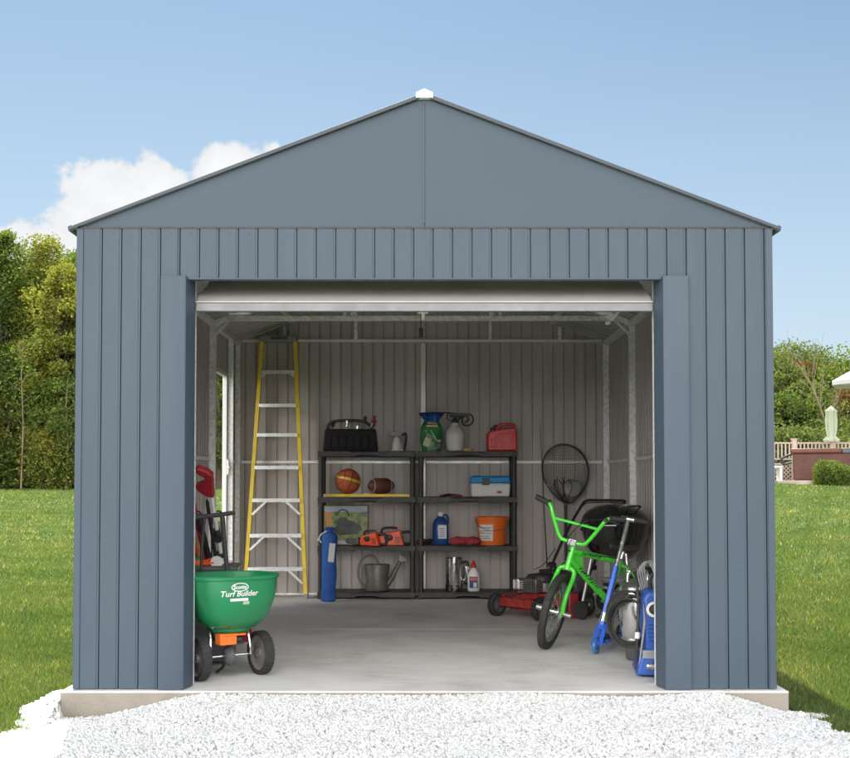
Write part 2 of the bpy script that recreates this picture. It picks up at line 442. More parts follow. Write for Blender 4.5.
def lawn_mat():
    m, nt, b = new_mat('lawn_turf')
    N, L = nt.nodes, nt.links
    tc = N.new('ShaderNodeTexCoord')
    n1 = N.new('ShaderNodeTexNoise'); n1.inputs['Scale'].default_value = 0.35; n1.inputs['Detail'].default_value = 7
    n2 = N.new('ShaderNodeTexNoise'); n2.inputs['Scale'].default_value = 14; n2.inputs['Detail'].default_value = 6; n2.inputs['Roughness'].default_value = 0.7
    mp = N.new('ShaderNodeMapping'); mp.inputs['Scale'].default_value = (0.25, 1.3, 1)
    n3 = N.new('ShaderNodeTexNoise'); n3.inputs['Scale'].default_value = 0.7; n3.inputs['Detail'].default_value = 5
    L.new(tc.outputs['Object'], n1.inputs['Vector']); L.new(tc.outputs['Object'], n2.inputs['Vector'])
    L.new(tc.outputs['Object'], mp.inputs['Vector']); L.new(mp.outputs['Vector'], n3.inputs['Vector'])
    a = N.new('ShaderNodeMath'); a.operation = 'ADD'; L.new(n1.outputs['Fac'], a.inputs[0]); L.new(n3.outputs['Fac'], a.inputs[1])
    a2 = N.new('ShaderNodeMath'); a2.operation = 'MULTIPLY_ADD'; a2.inputs[1].default_value = 0.8
    L.new(n2.outputs['Fac'], a2.inputs[0]); L.new(a.outputs[0], a2.inputs[2])
    r = ramp(nt, [(0.0, (0.030, 0.052, 0.013)), (0.5, (0.060, 0.098, 0.024)), (1.0, (0.10, 0.125, 0.045))])
    mr = N.new('ShaderNodeMapRange'); mr.inputs['From Min'].default_value = 0.95; mr.inputs['From Max'].default_value = 1.85
    L.new(a2.outputs[0], mr.inputs['Value']); L.new(mr.outputs['Result'], r.inputs['Fac'])
    L.new(r.outputs['Color'], b.inputs['Base Color'])
    b.inputs['Roughness'].default_value = 0.9; b.inputs['Specular IOR Level'].default_value = 0.15
    bp = N.new('ShaderNodeBump'); bp.inputs['Strength'].default_value = 0.6; bp.inputs['Distance'].default_value = 0.03
    L.new(n2.outputs['Fac'], bp.inputs['Height']); L.new(bp.outputs['Normal'], b.inputs['Normal'])
    return m
lawn = np_mesh('lawn', V, Fq, 4, lawn_mat()); tag(lawn, kind='structure')
lawn.data.polygons.foreach_set('use_smooth', [True] * len(lawn.data.polygons))

# gravel bed and loose stones
def gravel_mat(name, bed):
    m, nt, b = new_mat(name)
    N, L = nt.nodes, nt.links
    if bed:
        tc = N.new('ShaderNodeTexCoord')
        v = N.new('ShaderNodeTexVoronoi'); v.inputs['Scale'].default_value = 42
        L.new(tc.outputs['Object'], v.inputs['Vector'])
        r = ramp(nt, [(0, (0.45, 0.445, 0.43)), (1, (0.70, 0.695, 0.68))])
        sp = N.new('ShaderNodeSeparateColor'); L.new(v.outputs['Color'], sp.inputs[0]); L.new(sp.outputs[0], r.inputs['Fac'])
        bp = N.new('ShaderNodeBump'); bp.inputs['Strength'].default_value = 1; bp.inputs['Distance'].default_value = 0.012; bp.invert = True
        L.new(v.outputs['Distance'], bp.inputs['Height']); L.new(bp.outputs['Normal'], b.inputs['Normal'])
    else:
        g = N.new('ShaderNodeNewGeometry')
        r = ramp(nt, [(0, (0.30, 0.28, 0.25)), (0.03, (0.52, 0.50, 0.47)), (0.2, (0.62, 0.615, 0.605)), (0.6, (0.74, 0.74, 0.74)), (1, (0.82, 0.82, 0.825))])
        L.new(g.outputs['Random Per Island'], r.inputs['Fac'])
    L.new(r.outputs['Color'], b.inputs['Base Color'])
    b.inputs['Roughness'].default_value = 0.75; b.inputs['Specular IOR Level'].default_value = 0.3
    return m
gx = np.linspace(-2.6, 2.6, 105); gy = np.linspace(-4.2, 0.12, 85)
A, B = np.meshgrid(gx, gy)
eL, eR = gravel_edge(B, 1), gravel_edge(B, 2)
t = (A + 2.6) / 5.2; XX = -eL + t * (eL + eR)
ZZ = gravel_z(XX, B) - 0.012
V = np.stack([XX, B, ZZ], -1).reshape(-1, 3)
ii = (np.arange(84)[:, None] * 105 + np.arange(104)[None, :]).ravel()
bed = np_mesh('gravel_bed', V, np.stack([ii, ii + 1, ii + 106, ii + 105], -1).ravel(), 4, gravel_mat('gravel_bed_fines', True))
bed.data.polygons.foreach_set('use_smooth', [True] * len(bed.data.polygons)); tag(bed, kind='structure')

def ico():
    p = (1 + 5 ** 0.5) / 2
    v = np.array([(-1, p, 0), (1, p, 0), (-1, -p, 0), (1, -p, 0), (0, -1, p), (0, 1, p), (0, -1, -p), (0, 1, -p), (p, 0, -1), (p, 0, 1), (-p, 0, -1), (-p, 0, 1)], float)
    v /= np.linalg.norm(v[0])
    f = np.array([(0, 11, 5), (0, 5, 1), (0, 1, 7), (0, 7, 10), (0, 10, 11), (1, 5, 9), (5, 11, 4), (11, 10, 2), (10, 7, 6), (7, 1, 8), (3, 9, 4), (3, 4, 2), (3, 2, 6), (3, 6, 8), (3, 8, 9), (4, 9, 5), (2, 4, 11), (6, 2, 10), (8, 6, 7), (9, 8, 1)])
    return v, f

def stones(n, xf, yr, size, lift, mat, name):
    iv, jf = ico()
    y = rng.uniform(yr[0], yr[1], n)
    tt = rng.uniform(0, 1, n)
    el, er = gravel_edge(y, 1) + 0.03, gravel_edge(y, 2) + 0.03
    x = -el + tt * (el + er)
    keep = ~((np.abs(x) < 1.885) & (y > -0.052)) & ~((x > 0) & (y > 0.02)); x, y = x[keep], y[keep]; n = len(x)
    s = rng.uniform(size[0], size[1], n) * rng.choice([1, 1, 1.25, 0.75], n)
    z = gravel_z(x, y) + rng.uniform(-lift, lift, n) - 0.004
    sc = np.stack([s * rng.uniform(0.75, 1.3, n), s * rng.uniform(0.75, 1.2, n), s * rng.uniform(0.5, 0.95, n)], -1)
    base = iv[None] * (1 + rng.uniform(-0.22, 0.22, (n, 12, 1))) * sc[:, None, :]
    q = rng.normal(size=(n, 4)); q /= np.linalg.norm(q, axis=1)[:, None]
    w, a, b_, c = q.T
    Rm = np.stack([np.stack([1 - 2 * (b_ * b_ + c * c), 2 * (a * b_ - c * w), 2 * (a * c + b_ * w)], -1),
                   np.stack([2 * (a * b_ + c * w), 1 - 2 * (a * a + c * c), 2 * (b_ * c - a * w)], -1),
                   np.stack([2 * (a * c - b_ * w), 2 * (b_ * c + a * w), 1 - 2 * (a * a + b_ * b_)], -1)], 1)
    P = np.einsum('nij,nkj->nki', Rm, base)
    P += np.stack([x, y, z], -1)[:, None, :]
    fc = (jf[None] + (np.arange(n) * 12)[:, None, None]).reshape(-1)
    return np_mesh(name, P.reshape(-1, 3), fc, 3, mat)
g = stones(165000, None, (-2.5, 0.13), (0.0040, 0.0098), 0.003, gravel_mat('white_gravel', False), 'gravel')
tag(g, 'white crushed stone gravel in front of the garage', 'gravel', kind='stuff')
# a few dozen stones kicked into the turf are part of the same spread

# ------------------------------------------------------------------ grass blades
def grass_mat():
    m, nt, b = new_mat('grass_blades')
    N, L = nt.nodes, nt.links
    a = N.new('ShaderNodeAttribute'); a.attribute_name = 'tint'
    r = ramp(nt, [(0, (0.062, 0.100, 0.026)), (0.45, (0.118, 0.172, 0.054)), (0.8, (0.172, 0.218, 0.085)), (0.93, (0.31, 0.26, 0.12)), (1, (0.46, 0.37, 0.21))])
    L.new(a.outputs['Fac'], r.inputs['Fac'])
    L.new(r.outputs['Color'], b.inputs['Base Color'])
    b.inputs['Roughness'].default_value = 0.6; b.inputs['Specular IOR Level'].default_value = 0.25
    t = N.new('ShaderNodeBsdfTranslucent')
    sc = N.new('ShaderNodeVectorMath'); sc.operation = 'MULTIPLY'; sc.inputs[1].default_value = (1.7, 1.8, 0.6)
    L.new(r.outputs['Color'], sc.inputs[0]); L.new(sc.outputs['Vector'], t.inputs['Color'])
    mx = N.new('ShaderNodeMixShader'); mx.inputs[0].default_value = 0.35
    L.new(b.outputs[0], mx.inputs[1]); L.new(t.outputs[0], mx.inputs[2])
    L.new(mx.outputs[0], N['Material Output'].inputs['Surface'])
    return m

def clumps(x, y):
    return (np.sin(x * 3.1 + np.sin(y * 2.3) * 1.4) * np.sin(y * 2.7 + np.sin(x * 1.9) * 1.7) + 0.6 * np.sin(x * 9.7 + y * 4.1) * np.sin(y * 8.3 - x * 3.3)) / 1.6

X_, Y_, W_, H_ = [], [], [], []
for (d0, d1, n, w, h) in [(4.2, 6.6, 110000, 0.0035, 0.038), (6.6, 9, 80000, 0.0045, 0.040), (9, 13, 70000, 0.006, 0.042), (13, 20, 60000, 0.010, 0.045), (20, 34, 50000, 0.018, 0.05), (34, 62, 40000, 0.032, 0.06)]:
    for sg, u0, u1, k in ((-1, 0.255, 0.46, n // 2), (1, 0.255, 0.46, n // 2), (-1, 0.46, 0.85, n // 3), (1, 0.46, 0.85, n // 3), (-1, 0.14, 0.255, n // 7), (1, 0.14, 0.255, n // 7)):
        d = np.sqrt(rng.uniform(d0 ** 2, d1 ** 2, k)); u = rng.uniform(u0, u1, k)
        x = sg * d * u + CAM.x; y = d + CAM.y
        if sg > 0: ok = (y < 27.5)
        else: ok = (y < 56)
        yl = 0.13 if sg < 0 else 0.05
        ed = np.where(y < yl, gravel_edge(y, 1 if sg < 0 else 2), 1.90)
        ed = ed + rng.uniform(-0.05, 0.05, k) + 0.03 * np.sin(y * 31)
        ed = np.where(y > yl, 1.895, ed)
        ok &= (np.abs(x) > ed)
        X_.append(x[ok]); Y_.append(y[ok]); W_.append(np.full(ok.sum(), w)); H_.append(np.full(ok.sum(), h))
x, y, w, h = map(np.concatenate, (X_, Y_, W_, H_)); n = len(x)
z = lawn_z(x, y) - 0.004
cl = clumps(x, y)
h = h * rng.uniform(0.55, 1.25, n) * (1 + 0.22 * cl)
w = w * rng.uniform(0.7, 1.3, n)
az = rng.uniform(0, 2 * PI, n); la = rng.uniform(0, 2 * PI, n); ln = h * rng.uniform(0.15, 0.9, n)
dx, dy = np.cos(az) * w, np.sin(az) * w
P = np.stack([np.stack([x - dx, y - dy, z], -1), np.stack([x + dx, y + dy, z], -1), np.stack([x + np.cos(la) * ln, y + np.sin(la) * ln, z + h], -1)], 1)
stripe = np.where(x > 0, np.sin((x * 0.93 - y * 0.37) * 5.2), np.sin((x * 0.25 + y * 0.97) * 3.4))
big = np.sin(x * 0.9 + 1.3 * np.sin(y * 0.5)) * np.sin(y * 0.7 + x * 0.3)
tint = np.clip(0.42 + 0.16 * cl + 0.05 * np.tanh(3 * stripe) + 0.09 * big + rng.normal(0, 0.23, n) + 0.4 * (rng.uniform(0, 1, n) > 0.93), 0, 1)
go = np_mesh('grass', P.reshape(-1, 3), np.arange(3 * n), 3, grass_mat(), attr=np.repeat(tint, 3))
tag(go, 'short mown lawn grass either side of the garage', 'grass', kind='stuff')

# ================================================================== SLAB
mb = MB()
mb.span((-1.885, -0.045, -0.2), (1.885, 2.497, 0)); mb.span((-1.885, 2.503, -0.2), (1.885, 5.22, 0)); mb.span((-1.88, 2.4, -0.19), (1.88, 2.6, -0.012))
tag(mb.build('concrete_floor', M['conc'], bevel=0.006), kind='structure')

# ================================================================== GARAGE
PITCHR = 0.1027; SEAM0 = -1.697
DEPTH = 5.14; HW = 1.83; EAVE = 2.423; APEX = 3.122; OPEN = 1.20; HEAD = 2.156
GAR = thing('metal_garage', 'slate blue metal garage with ribbed walls and its overhead door rolled open', 'garage')

def rib_profile(a, b, phase):
    """offsets (position, depth) of interlocked panels between a and b; depth > 0 is recessed"""
    pts = [(a, 0.0)]
    k = math.ceil((a - phase) / PITCHR)
    x = phase + k * PITCHR
    while x < b + 0.03:
        for dx, dp in ((-0.0175, 0), (-0.0155, 0.0022), (-0.0068, 0.0022), (-0.0055, 0.015), (-0.0012, 0.015), (0.0, 0.0)):
            if a + 1e-4 < x + dx < b - 1e-4: pts.append((x + dx, dp))
        x += PITCHR
    pts.append((b, 0.0))
    return pts

def inn(d): return 0.0 if d == 0 else (-0.017 if d < 0.01 else 0.006)

def ribbed(mb, a, b, z0, z1, place, phase, th=0.023):
    """place(pos, depth, z) -> point; front skin = mat 0, back skin = mat 1. z1 may be a function of pos"""
    pr = rib_profile(a, b, phase)
    zt = z1 if callable(z1) else (lambda p: z1)
    n = len(pr); vs = []; 
    for (p, d) in pr: vs += [place(p, d, z0), place(p, d, zt(p))]
    for (p, d) in pr: vs += [place(p, th + inn(d), z0), place(p, th + inn(d), zt(p))]
    f0 = [(2 * i, 2 * i + 2, 2 * i + 3, 2 * i + 1) for i in range(n - 1)]
    f1 = [(2 * (n + i), 2 * (n + i) + 1, 2 * (n + i) + 3, 2 * (n + i) + 2) for i in range(n - 1)]
    o = len(mb.v)
    mb.add(vs, f0, 0); 
    mb.f += [tuple(j + o for j in f) for f in f1]; mb.m += [1] * len(f1)
    rim = []
    for i in range(n - 1):
        rim += [(2 * i, 2 * (n + i), 2 * (n + i) + 2, 2 * i + 2), (2 * i + 1, 2 * i + 3, 2 * (n + i) + 3, 2 * (n + i) + 1)]
    rim += [(0, 1, 2 * n + 1, 2 * n), (2 * n - 2, 2 * (2 * n - 1), 2 * (2 * n - 1) + 1, 2 * n - 1)]
    mb.f += [tuple(j + o for j in f) for f in rim]; mb.m += [0] * len(rim)

mb = MB(); front = lambda p, d, z: (p, d, z)
ribbed(mb, -HW, -OPEN - 0.10, 0.004, EAVE, front, SEAM0)
ribbed(mb, OPEN + 0.10, HW, 0.004, EAVE, front, SEAM0)
ribbed(mb, -OPEN - 0.0995, OPEN + 0.0995, HEAD, EAVE, front, SEAM0)
mb.build('front_wall', [M['blue'], M['taupe']], GAR, flat=True)
# gable of two smooth sheets meeting in a centre seam
mb = MB()
for sg in (-1, 1):
    mb.prism([(sg * 0.0015, 0.004, EAVE + 0.006), (sg * HW, 0.004, EAVE + 0.006), (sg * 0.0015, 0.004, APEX - 0.005)], (0, 0.014, 0))
mb.span((-0.02, 0.0185, EAVE + 0.01), (0.02, 0.022, APEX - 0.03))
mb.build('gable', [M['gable']], GAR, flat=True)
mb = MB()
mb.box((-0.004, 0.001, (EAVE + APEX) / 2), (0.010, 0.004, APEX - EAVE - 0.04))
mb.build('gable_seam', M['bluetrim'], GAR, bevel=0.001)
mb = MB(); mb.span((-HW + .004, -0.0025, EAVE - 0.0045), (HW - .004, 0.030, EAVE + 0.0045)); mb.build('gable_flashing', M['black'], GAR)
# side walls (left one with the walk-door opening) and back wall
DO0, DO1, DOZ = 3.80, 4.62, 2.09
lw = lambda p, d, z: (-HW + d, p, z); rw = lambda p, d, z: (HW - d, p, z); bw = lambda p, d, z: (p, DEPTH + 0.02 - d, z)
mb = MB()
ribbed(mb, 0.02, DO0, 0.004, EAVE, lw, 0.1); ribbed(mb, DO1, DEPTH - 0.005, 0.004, EAVE, lw, 0.1); ribbed(mb, DO0 + .0005, DO1 - .0005, DOZ, EAVE, lw, 0.1)
mb.build('side_wall', [M['blue'], M['taupe']], GAR, flat=True)
mb = MB(); ribbed(mb, 0.02, DEPTH - 0.005, 0.004, EAVE, rw, 0.1)
mb.build('side_wall', [M['blue'], M['taupe']], GAR, flat=True)
slope = (APEX - EAVE) / HW
mb = MB(); ribbed(mb, -HW, 0, 0.004, lambda p: EAVE + (p + HW) * slope - 0.01, bw, SEAM0); ribbed(mb, 0.0005, HW, 0.004, lambda p: EAVE + (HW - p) * slope - 0.01, bw, SEAM0)
mb.build('back_wall', [M['blue'], M['taupe']], GAR, flat=True)
# roof: ribbed sheets with fascia, eave gutters and white ridge cap
OVX, OVY = 0.035, 0.010
for sg in (-1, 1):
    mb = MB()
    nv = Vector((sg * slope, 0, 1)).normalized()
    def rf(p, d, z, sg=sg): # p runs along Y, z runs up the slope 0..1
        x = sg * (HW + OVX) * (1 - z); zz = APEX - (abs(x)) * slope + 0.006
        return (x, p, zz + 0.012 - d)
    ribbed(mb, -OVY, DEPTH + 0.05, 0.0, 1.0, rf, 0.05, th=0.016)
    ro = mb.build('roof_panel', [M['blue'], M['ceil']], GAR, flat=True)
    mb = MB()
    x0, z0 = sg * (HW + OVX + 0.004), APEX - (HW + OVX) * slope
    o = [(0, -OVY - 0.001, APEX + 0.017), (x0, -OVY - 0.001, z0 + 0.015), (x0, -OVY - 0.001, z0 - 0.003), (0, -OVY - 0.001, APEX - 0.005)]
    mb.prism(o, (0, -0.010, 0))
    mb.build('rake_trim', M['rake'], GAR, bevel=0.002)
    mb = MB()
    xe = sg * (HW + OVX)
    mb.prism([(xe - sg * 0.012, -OVY - 0.004, z0 - 0.006), (xe + sg * 0.012, -OVY - 0.004, z0 - 0.006), (xe + sg * 0.016, -OVY - 0.004, z0 + 0.016), (xe - sg * 0.0, -OVY - 0.004, z0 + 0.026), (xe - sg * 0.012, -OVY - 0.004, z0 + 0.0)], (0, DEPTH + 0.07, 0))
    mb.build('eave_trim', M['bluetrim'], GAR, bevel=0.002)
mb = MB()
mb.prism([(-0.046, -0.03, APEX - 0.014), (0.046, -0.03, APEX - 0.014), (0.046, -0.03, APEX + 0.014), (0, -0.03, APEX + 0.034), (-0.046, -0.03, APEX + 0.014)], (0, DEPTH + 0.09, 0))
mb.build('ridge_cap', M['whitecap'], GAR, bevel=0.003)
# corner trims and jamb trims
for sg in (-1, 1):
    mb = MB()
    mb.prism([(sg * (HW + 0.004), -0.006, 0.004), (sg * (HW - 0.03), -0.006, 0.004), (sg * (HW - 0.03), -0.001, 0.004), (sg * (HW - 0.001), -0.001, 0.004), (sg * (HW - 0.001), 0.04, 0.004), (sg * (HW + 0.004), 0.04, 0.004)], (0, 0, EAVE - 0.01))
    mb.build('corner_trim', M['bluetrim'], GAR, bevel=0.001)
    mb = MB()
    c = [(1.387, 0.001), (1.387, -0.020), (1.262, -0.020), (1.254, -0.016), (1.234, 0.07), (1.230, 0.12), (1.240, 0.12), (1.25, 0.075), (1.27, 0.001)]
    mb.prism([(sg * a, b, 0.002) for a, b in c], (0, 0, 2.164))
    mb.build('door_jamb', M['bluetrim'], GAR, bevel=0.0015)
    mb = MB()   # roller door guide
    mb.prism([(sg * a, b, 0.0) for a, b in [(1.236, 0.125), (1.236, 0.185), (1.32, 0.185), (1.32, 0.125)]], (0, 0, 2.25))
    mb.build('door_guide', M['galv'], GAR, bevel=0.001)
mb = MB(); mb.span((-1.245, -0.004, HEAD - 0.008), (1.245, 0.05, HEAD - 0.0005)); mb.build('header_trim', M['bluetrim'], GAR, bevel=0.001)
# screws of the facade
mb = MB()
k = 0; x = SEAM0
while x < 1.7:
    if abs(x) > 1.4 or True:
        for z in ((0.62,) if abs(x) > 1.40 else ()) + (EAVE - 0.03,):
            mb = MB(); mb.cyl((x - 0.0515, 0.0, z), (x - 0.0515, -0.0022, z), 0.0042, 8); mb.build('screw', M['bluetrim'], GAR)
    x += PITCHR
# roll-up door: curtain running from the drum to the guides, bottom bar
mb = MB()
pr = [(0.135, 2.050), (0.17, 2.078), (0.25, 2.115), (0.35, 2.158), (0.45, 2.197), (0.52, 2.235), (0.56, 2.29), (0.565, 2.34)]
import itertools
for (a, b), (c, d) in zip(pr[:-1], pr[1:]):
    mb.add([(-1.225, a, b), (1.225, a, b), (1.225, c, d), (-1.225, c, d), (-1.225, a + .004, b + .004), (1.225, a + .004, b + .004), (1.225, c + .004, d + .004), (-1.225, c + .004, d + .004)],
           [(0, 1, 2, 3), (7, 6, 5, 4), (0, 3, 7, 4), (1, 5, 6, 2)])
DOOR = mb.build('overhead_door', M['doorw'], GAR)
mb = MB(); mb.span((-1.228, 0.118, 1.998), (1.228, 0.150, 2.043)); BB = mb.build('bottom_bar', M['doorbar'], DOOR, bevel=0.003); mb = MB(); mb.span((-1.228, 0.108, 2.0435), (1.228, 0.16, 2.0505)); mb.build('bar_lip', M['doorw'], DOOR, bevel=0.002)
mb = MB(); mb.cyl((-1.22, 0.45, 2.44), (1.22, 0.45, 2.44), 0.118, 32); mb.build('drum', M['doorw'], DOOR)
for sg in (-1, 1):
    mb = MB(); mb.box((sg * 1.245, 0.45, 2.42), (0.006, 0.26, 0.28)); mb.build('drum_bracket', M['dgrey'], DOOR)
# frame: posts, eave rails, girts, base rails, trusses
IW = HW - 0.026
def post(x, y, w=0.05, mat='galv', z1=EAVE): 
    mb = MB(); mb.box((x, y, (z1 + 0.006) / 2), (w, 0.045, z1 - 0.006)); mb.box((x, y, 0.012), (w + 0.05, 0.09, 0.008))
    return mb.build('post', M[mat], GAR, bevel=0.003)
YB = DEPTH - 0.045
post(-IW + 0.03, YB); post(IW - 0.03, YB, 0.06); post(0.012, YB + 0.012, 0.045, 'galvw')
for yy in (0.10, 1.28, 2.55, 3.72):
    for sg in (-1, 1): post(sg * (IW - 0.03), yy, 0.055)
post(-IW + 0.03, DO1 + 0.05, 0.05)
for sg in (-1, 1):
    mb = MB(); mb.span((sg * (IW - 0.002), 0.13, EAVE - 0.02), (sg * (IW - 0.055), YB - 0.03, EAVE + 0.025)); mb.build('eave_rail', M['galv'], GAR, bevel=0.003)
    segs = [(0.13, 1.25), (1.31, 2.52), (2.58, 3.69)] + ([(3.75, YB - .03)] if sg > 0 else [(DO1 + 0.08, YB - .03)])
    for a, b in segs:
        mb = MB(); mb.span((sg * (IW - 0.002), a, 1.262), (sg * (IW - 0.022), b, 1.292)); mb.build('girt', M['galvw'], GAR, bevel=0.002)
    mb = MB()
    for a, b in ([(0.15, DO0 - .05), (DO1 + .09, YB - .04)] if sg < 0 else [(0.15, YB - .04)]): mb.span((sg * (IW - 0.001), a, 0.001), (sg * (IW - 0.03), b, 0.022))
    mb.build('base_rail', M['galv'], GAR, bevel=0.002)
mb = MB(); mb.span((-IW + .06, YB + 0.018, 1.262), (-0.015, YB + 0.036, 1.290)); mb.build('girt', M['galvw'], GAR, bevel=0.002)
mb = MB(); mb.span((0.04, YB + 0.018, 1.262), (IW - .065, YB + 0.036, 1.290)); mb.build('girt', M['galvw'], GAR, bevel=0.002)
mb = MB(); mb.span((-IW + .06, YB + 0.005, EAVE + 0.012), (IW - .06, YB + 0.036, EAVE + 0.040)); mb.build('eave_rail', M['galvw'], GAR, bevel=0.002)
mb = MB(); mb.span((-IW + .06, YB - 0.0, 0.001), (IW - .06, YB + 0.036, 0.02)); mb.build('base_rail', M['galv'], GAR, bevel=0.002)
def truss(y, name='roof_truss', webs=True, mat='galv'):
    mb = MB()
    for sg in (-1, 1):
        mb.beam((sg * (IW - 0.03), y, EAVE + 0.0), (0, y, APEX - 0.05), 0.04, 0.045)
        if webs:
            mb.beam((sg * 0.66, y + 0.022, EAVE + 0.06), (sg * 0.66, y + 0.022, APEX - 0.66 * slope - 0.06), 0.028, 0.03)
            mb.beam((sg * 0.60, y - 0.022, EAVE + 0.07), (sg * 0.30, y - 0.022, APEX - 0.30 * slope - 0.06), 0.028, 0.03)
            mb.beam((sg * (IW - 0.03), y - .022, EAVE - 0.12), (sg * (IW - 0.20), y - .022, EAVE + 0.05), 0.02, 0.02)
    if webs: mb.box((0, y, EAVE + 0.045), (2 * IW - 0.16, 0.035, 0.042)); mb.beam((0, y + .02, EAVE + 0.07), (0, y + .02, APEX - 0.08), 0.03, 0.03)
    return mb.build(name, M[mat], GAR, bevel=0.002)
for yy in (1.28, 2.55, 3.72): truss(yy)
truss(0.72, 'front_rafter', False)
for sx in (-1.33, -0.64, 0.66, 1.33):
    mb = MB(); mb.beam((sx, YB + 0.02, EAVE + 0.04), (sx, YB + 0.02, APEX - abs(sx) * slope - 0.03), 0.03, 0.03); mb.build('gable_stud', M['galv'], GAR, bevel=0.002)
for sg in (-1, 1):
    for u in (0.33, 0.68):
        x = sg * HW * u; mb = MB(); mb.beam((x, 0.05, APEX - abs(x) * slope - 0.028), (x, DEPTH - 0.01, APEX - abs(x) * slope - 0.028), 0.05, 0.028)
        mb.build('purlin', M['galv'], GAR, bevel=0.002)
# walk-door frame with strike plate
mb = MB()
mb.span((-HW - 0.006, DO1 - 0.045, 0.002), (-IW + 0.008, DO1 - 0.002, DOZ)); mb.span((-HW - 0.006, DO0 + 0.002, 0.002), (-IW + 0.008, DO0 + 0.045, DOZ)); mb.span((-HW - 0.006, DO0 + 0.0455, DOZ - 0.04), (-IW + 0.008, DO1 - 0.0455, DOZ))
DF = mb.build('door_frame', M['white'], GAR, bevel=0.003)
mb = MB()
for z in (1.18, 1.26): mb.box((-IW + 0.018, DO1 - 0.03, z), (0.02, 0.03, 0.05)); 
mb.box((-IW + 0.011, DO1 - 0.03, 1.22), (0.006, 0.022, 0.16)); mb.cyl((-IW + .022, DO1 - .05, 1.22), (-IW + .022, DO1 - .02, 1.22), 0.016, 12)
mb.build('latch', M['white'], DF, bevel=0.002)
# lamp-like fittings under the door drum
p = at(243, 314, 1.24); mb = MB(); mb.box((p.x, 1.24, p.z + 0.02), (0.075, 0.05, 0.036)); mb.box((p.x - .02, 1.24, p.z + 0.003), (0.14, 0.03, 0.008)); mb.cyl((p.x, 1.24, p.z + .03), (p.x, 1.24, EAVE + .1), .008, 8); mb.build('door_sensor', M['galvw'], GAR, bevel=0.003)
p = at(423, 311.5, 1.2); mb = MB(); mb.box((p.x, 1.2, p.z), (0.065, 0.05, 0.026)); mb.box((p.x, 1.2, p.z - 0.03), (0.022, 0.02, 0.05)); mb.cyl((p.x, 1.2, p.z + .01), (p.x, 1.2, EAVE + .2), .008, 8); mb.build('door_latch', M['whitecap'], GAR, bevel=0.003)
p = at(421, 333, 1.22); mb = MB(); mb.box((p.x, 1.22, p.z), (0.028, 0.022, 0.06)); mb.cyl((p.x, 1.22, p.z), (p.x, 1.22, p.z + 0.12), .004, 6); mb.build('pull_handle', M['black'], GAR, bevel=0.004)
p = at(606, 316, 1.24); mb = MB(); mb.box((p.x - .01, 1.24, p.z + .02), (0.09, 0.03, 0.014)); mb.box((p.x + .02, 1.24, p.z), (0.03, 0.05, 0.05), (0, .6, 0)); mb.beam((p.x + .03, 1.24, p.z - .03), (p.x + .14, 1.24, p.z + .1), 0.02, 0.02); mb.box((p.x + 0.01, 1.24, p.z - .045), (.03, .03, .02)); mb.build('track_bracket', M['galvw'], GAR, bevel=0.003)


# ================================================================== SPREADER
def arc(c, r, a0, a1, n, ax=(1, 0, 0), ay=(0, 0, 1)):
    c, ax, ay = Vector(c), Vector(ax), Vector(ay)
    return [c + ax * (r * math.cos(a0 + (a1 - a0) * i / n)) + ay * (r * math.sin(a0 + (a1 - a0) * i / n)) for i in range(n + 1)]

def catmull(pts, k=6):
    pts = [Vector(p) for p in pts]; P = [pts[0] * 2 - pts[1]] + pts + [pts[-1] * 2 - pts[-2]]
    out = []
    for i in range(1, len(P) - 2):
        for j in range(k):
            t = j / k
            out.append(0.5 * ((2 * P[i]) + (P[i + 1] - P[i - 1]) * t + (2 * P[i - 1] - 5 * P[i] + 4 * P[i + 1] - P[i + 2]) * t * t + (3 * P[i] - P[i - 1] - 3 * P[i + 1] + P[i + 2]) * t ** 3))
    out.append(pts[-1]); return out

SP = thing('lawn_spreader', 'green broadcast spreader with black wheels standing by the left door jamb', 'spreader', (-1.075, 0.385, 0), R(36))
HN = 2.6
HP = [(0.09, 0.270), (0.135, 0.282), (0.180, 0.318), (0.213, 0.365), (0.235, 0.425), (0.249, 0.49), (0.252, 0.548)]
def hop_a(z):
    for (r0, z0), (r1, z1) in zip(HP[:-1], HP[1:]):
        if z0 <= z <= z1: return r0 + (r1 - r0) * (z - z0) / (z1 - z0)
    return HP[-1][0]
mb = MB()
SYR = 0.80
outer = HP + [(0.262, 0.552), (0.264, 0.566), (0.256, 0.572), (0.245, 0.566)]
inner = [(r - 0.008, z + 0.004) for r, z in reversed(HP[1:])] + [(0.0, 0.30)]
mb.lathe(outer + inner, (0, 0, 0), (0, 0, 1), 56, sy=SYR, pw=HN)
hop = mb.build('hopper', M['green'], SP, ang=50)
# swoop ridge moulded under the hopper
mb = MB(); mb.lathe([(0.085, 0.25), (0.108, 0.258), (0.115, 0.276), (0.110, 0.30)], (0, 0, 0), (0, 0, 1), 40, sy=0.85); mb.build('hopper_neck', M['green'], SP, ang=50)
def wrap_text(txt, size, u0, v0, bold=0.0, shear=0.0, sx=1.0, off=0.0022):
    vs, fs = text_mesh(txt, size, bold, 'CENTER', shear, sx); return wrap(vs, fs, u0, v0, off)
def wrap(vs, fs, u0, v0, off=0.0022):
    out = []
    for (u, v) in vs:
        x, z = u + u0, v + v0; a = hop_a(z); q = min(0.98, abs(x / a)); y = -a * SYR * (1 - q ** HN) ** (1 / HN) - off
        out.append((x, y, z))
    return out, fs
U0 = -0.045
mb = MB()
mb.add(*wrap_text('Turf Builder', 0.043, U0, 0.478, 0.0008, 0.15, 1.02))
ring = []; n = 48
for i in range(n): ring.append((math.cos(2 * PI * i / n) * 0.050, math.sin(2 * PI * i / n) * 0.0235))
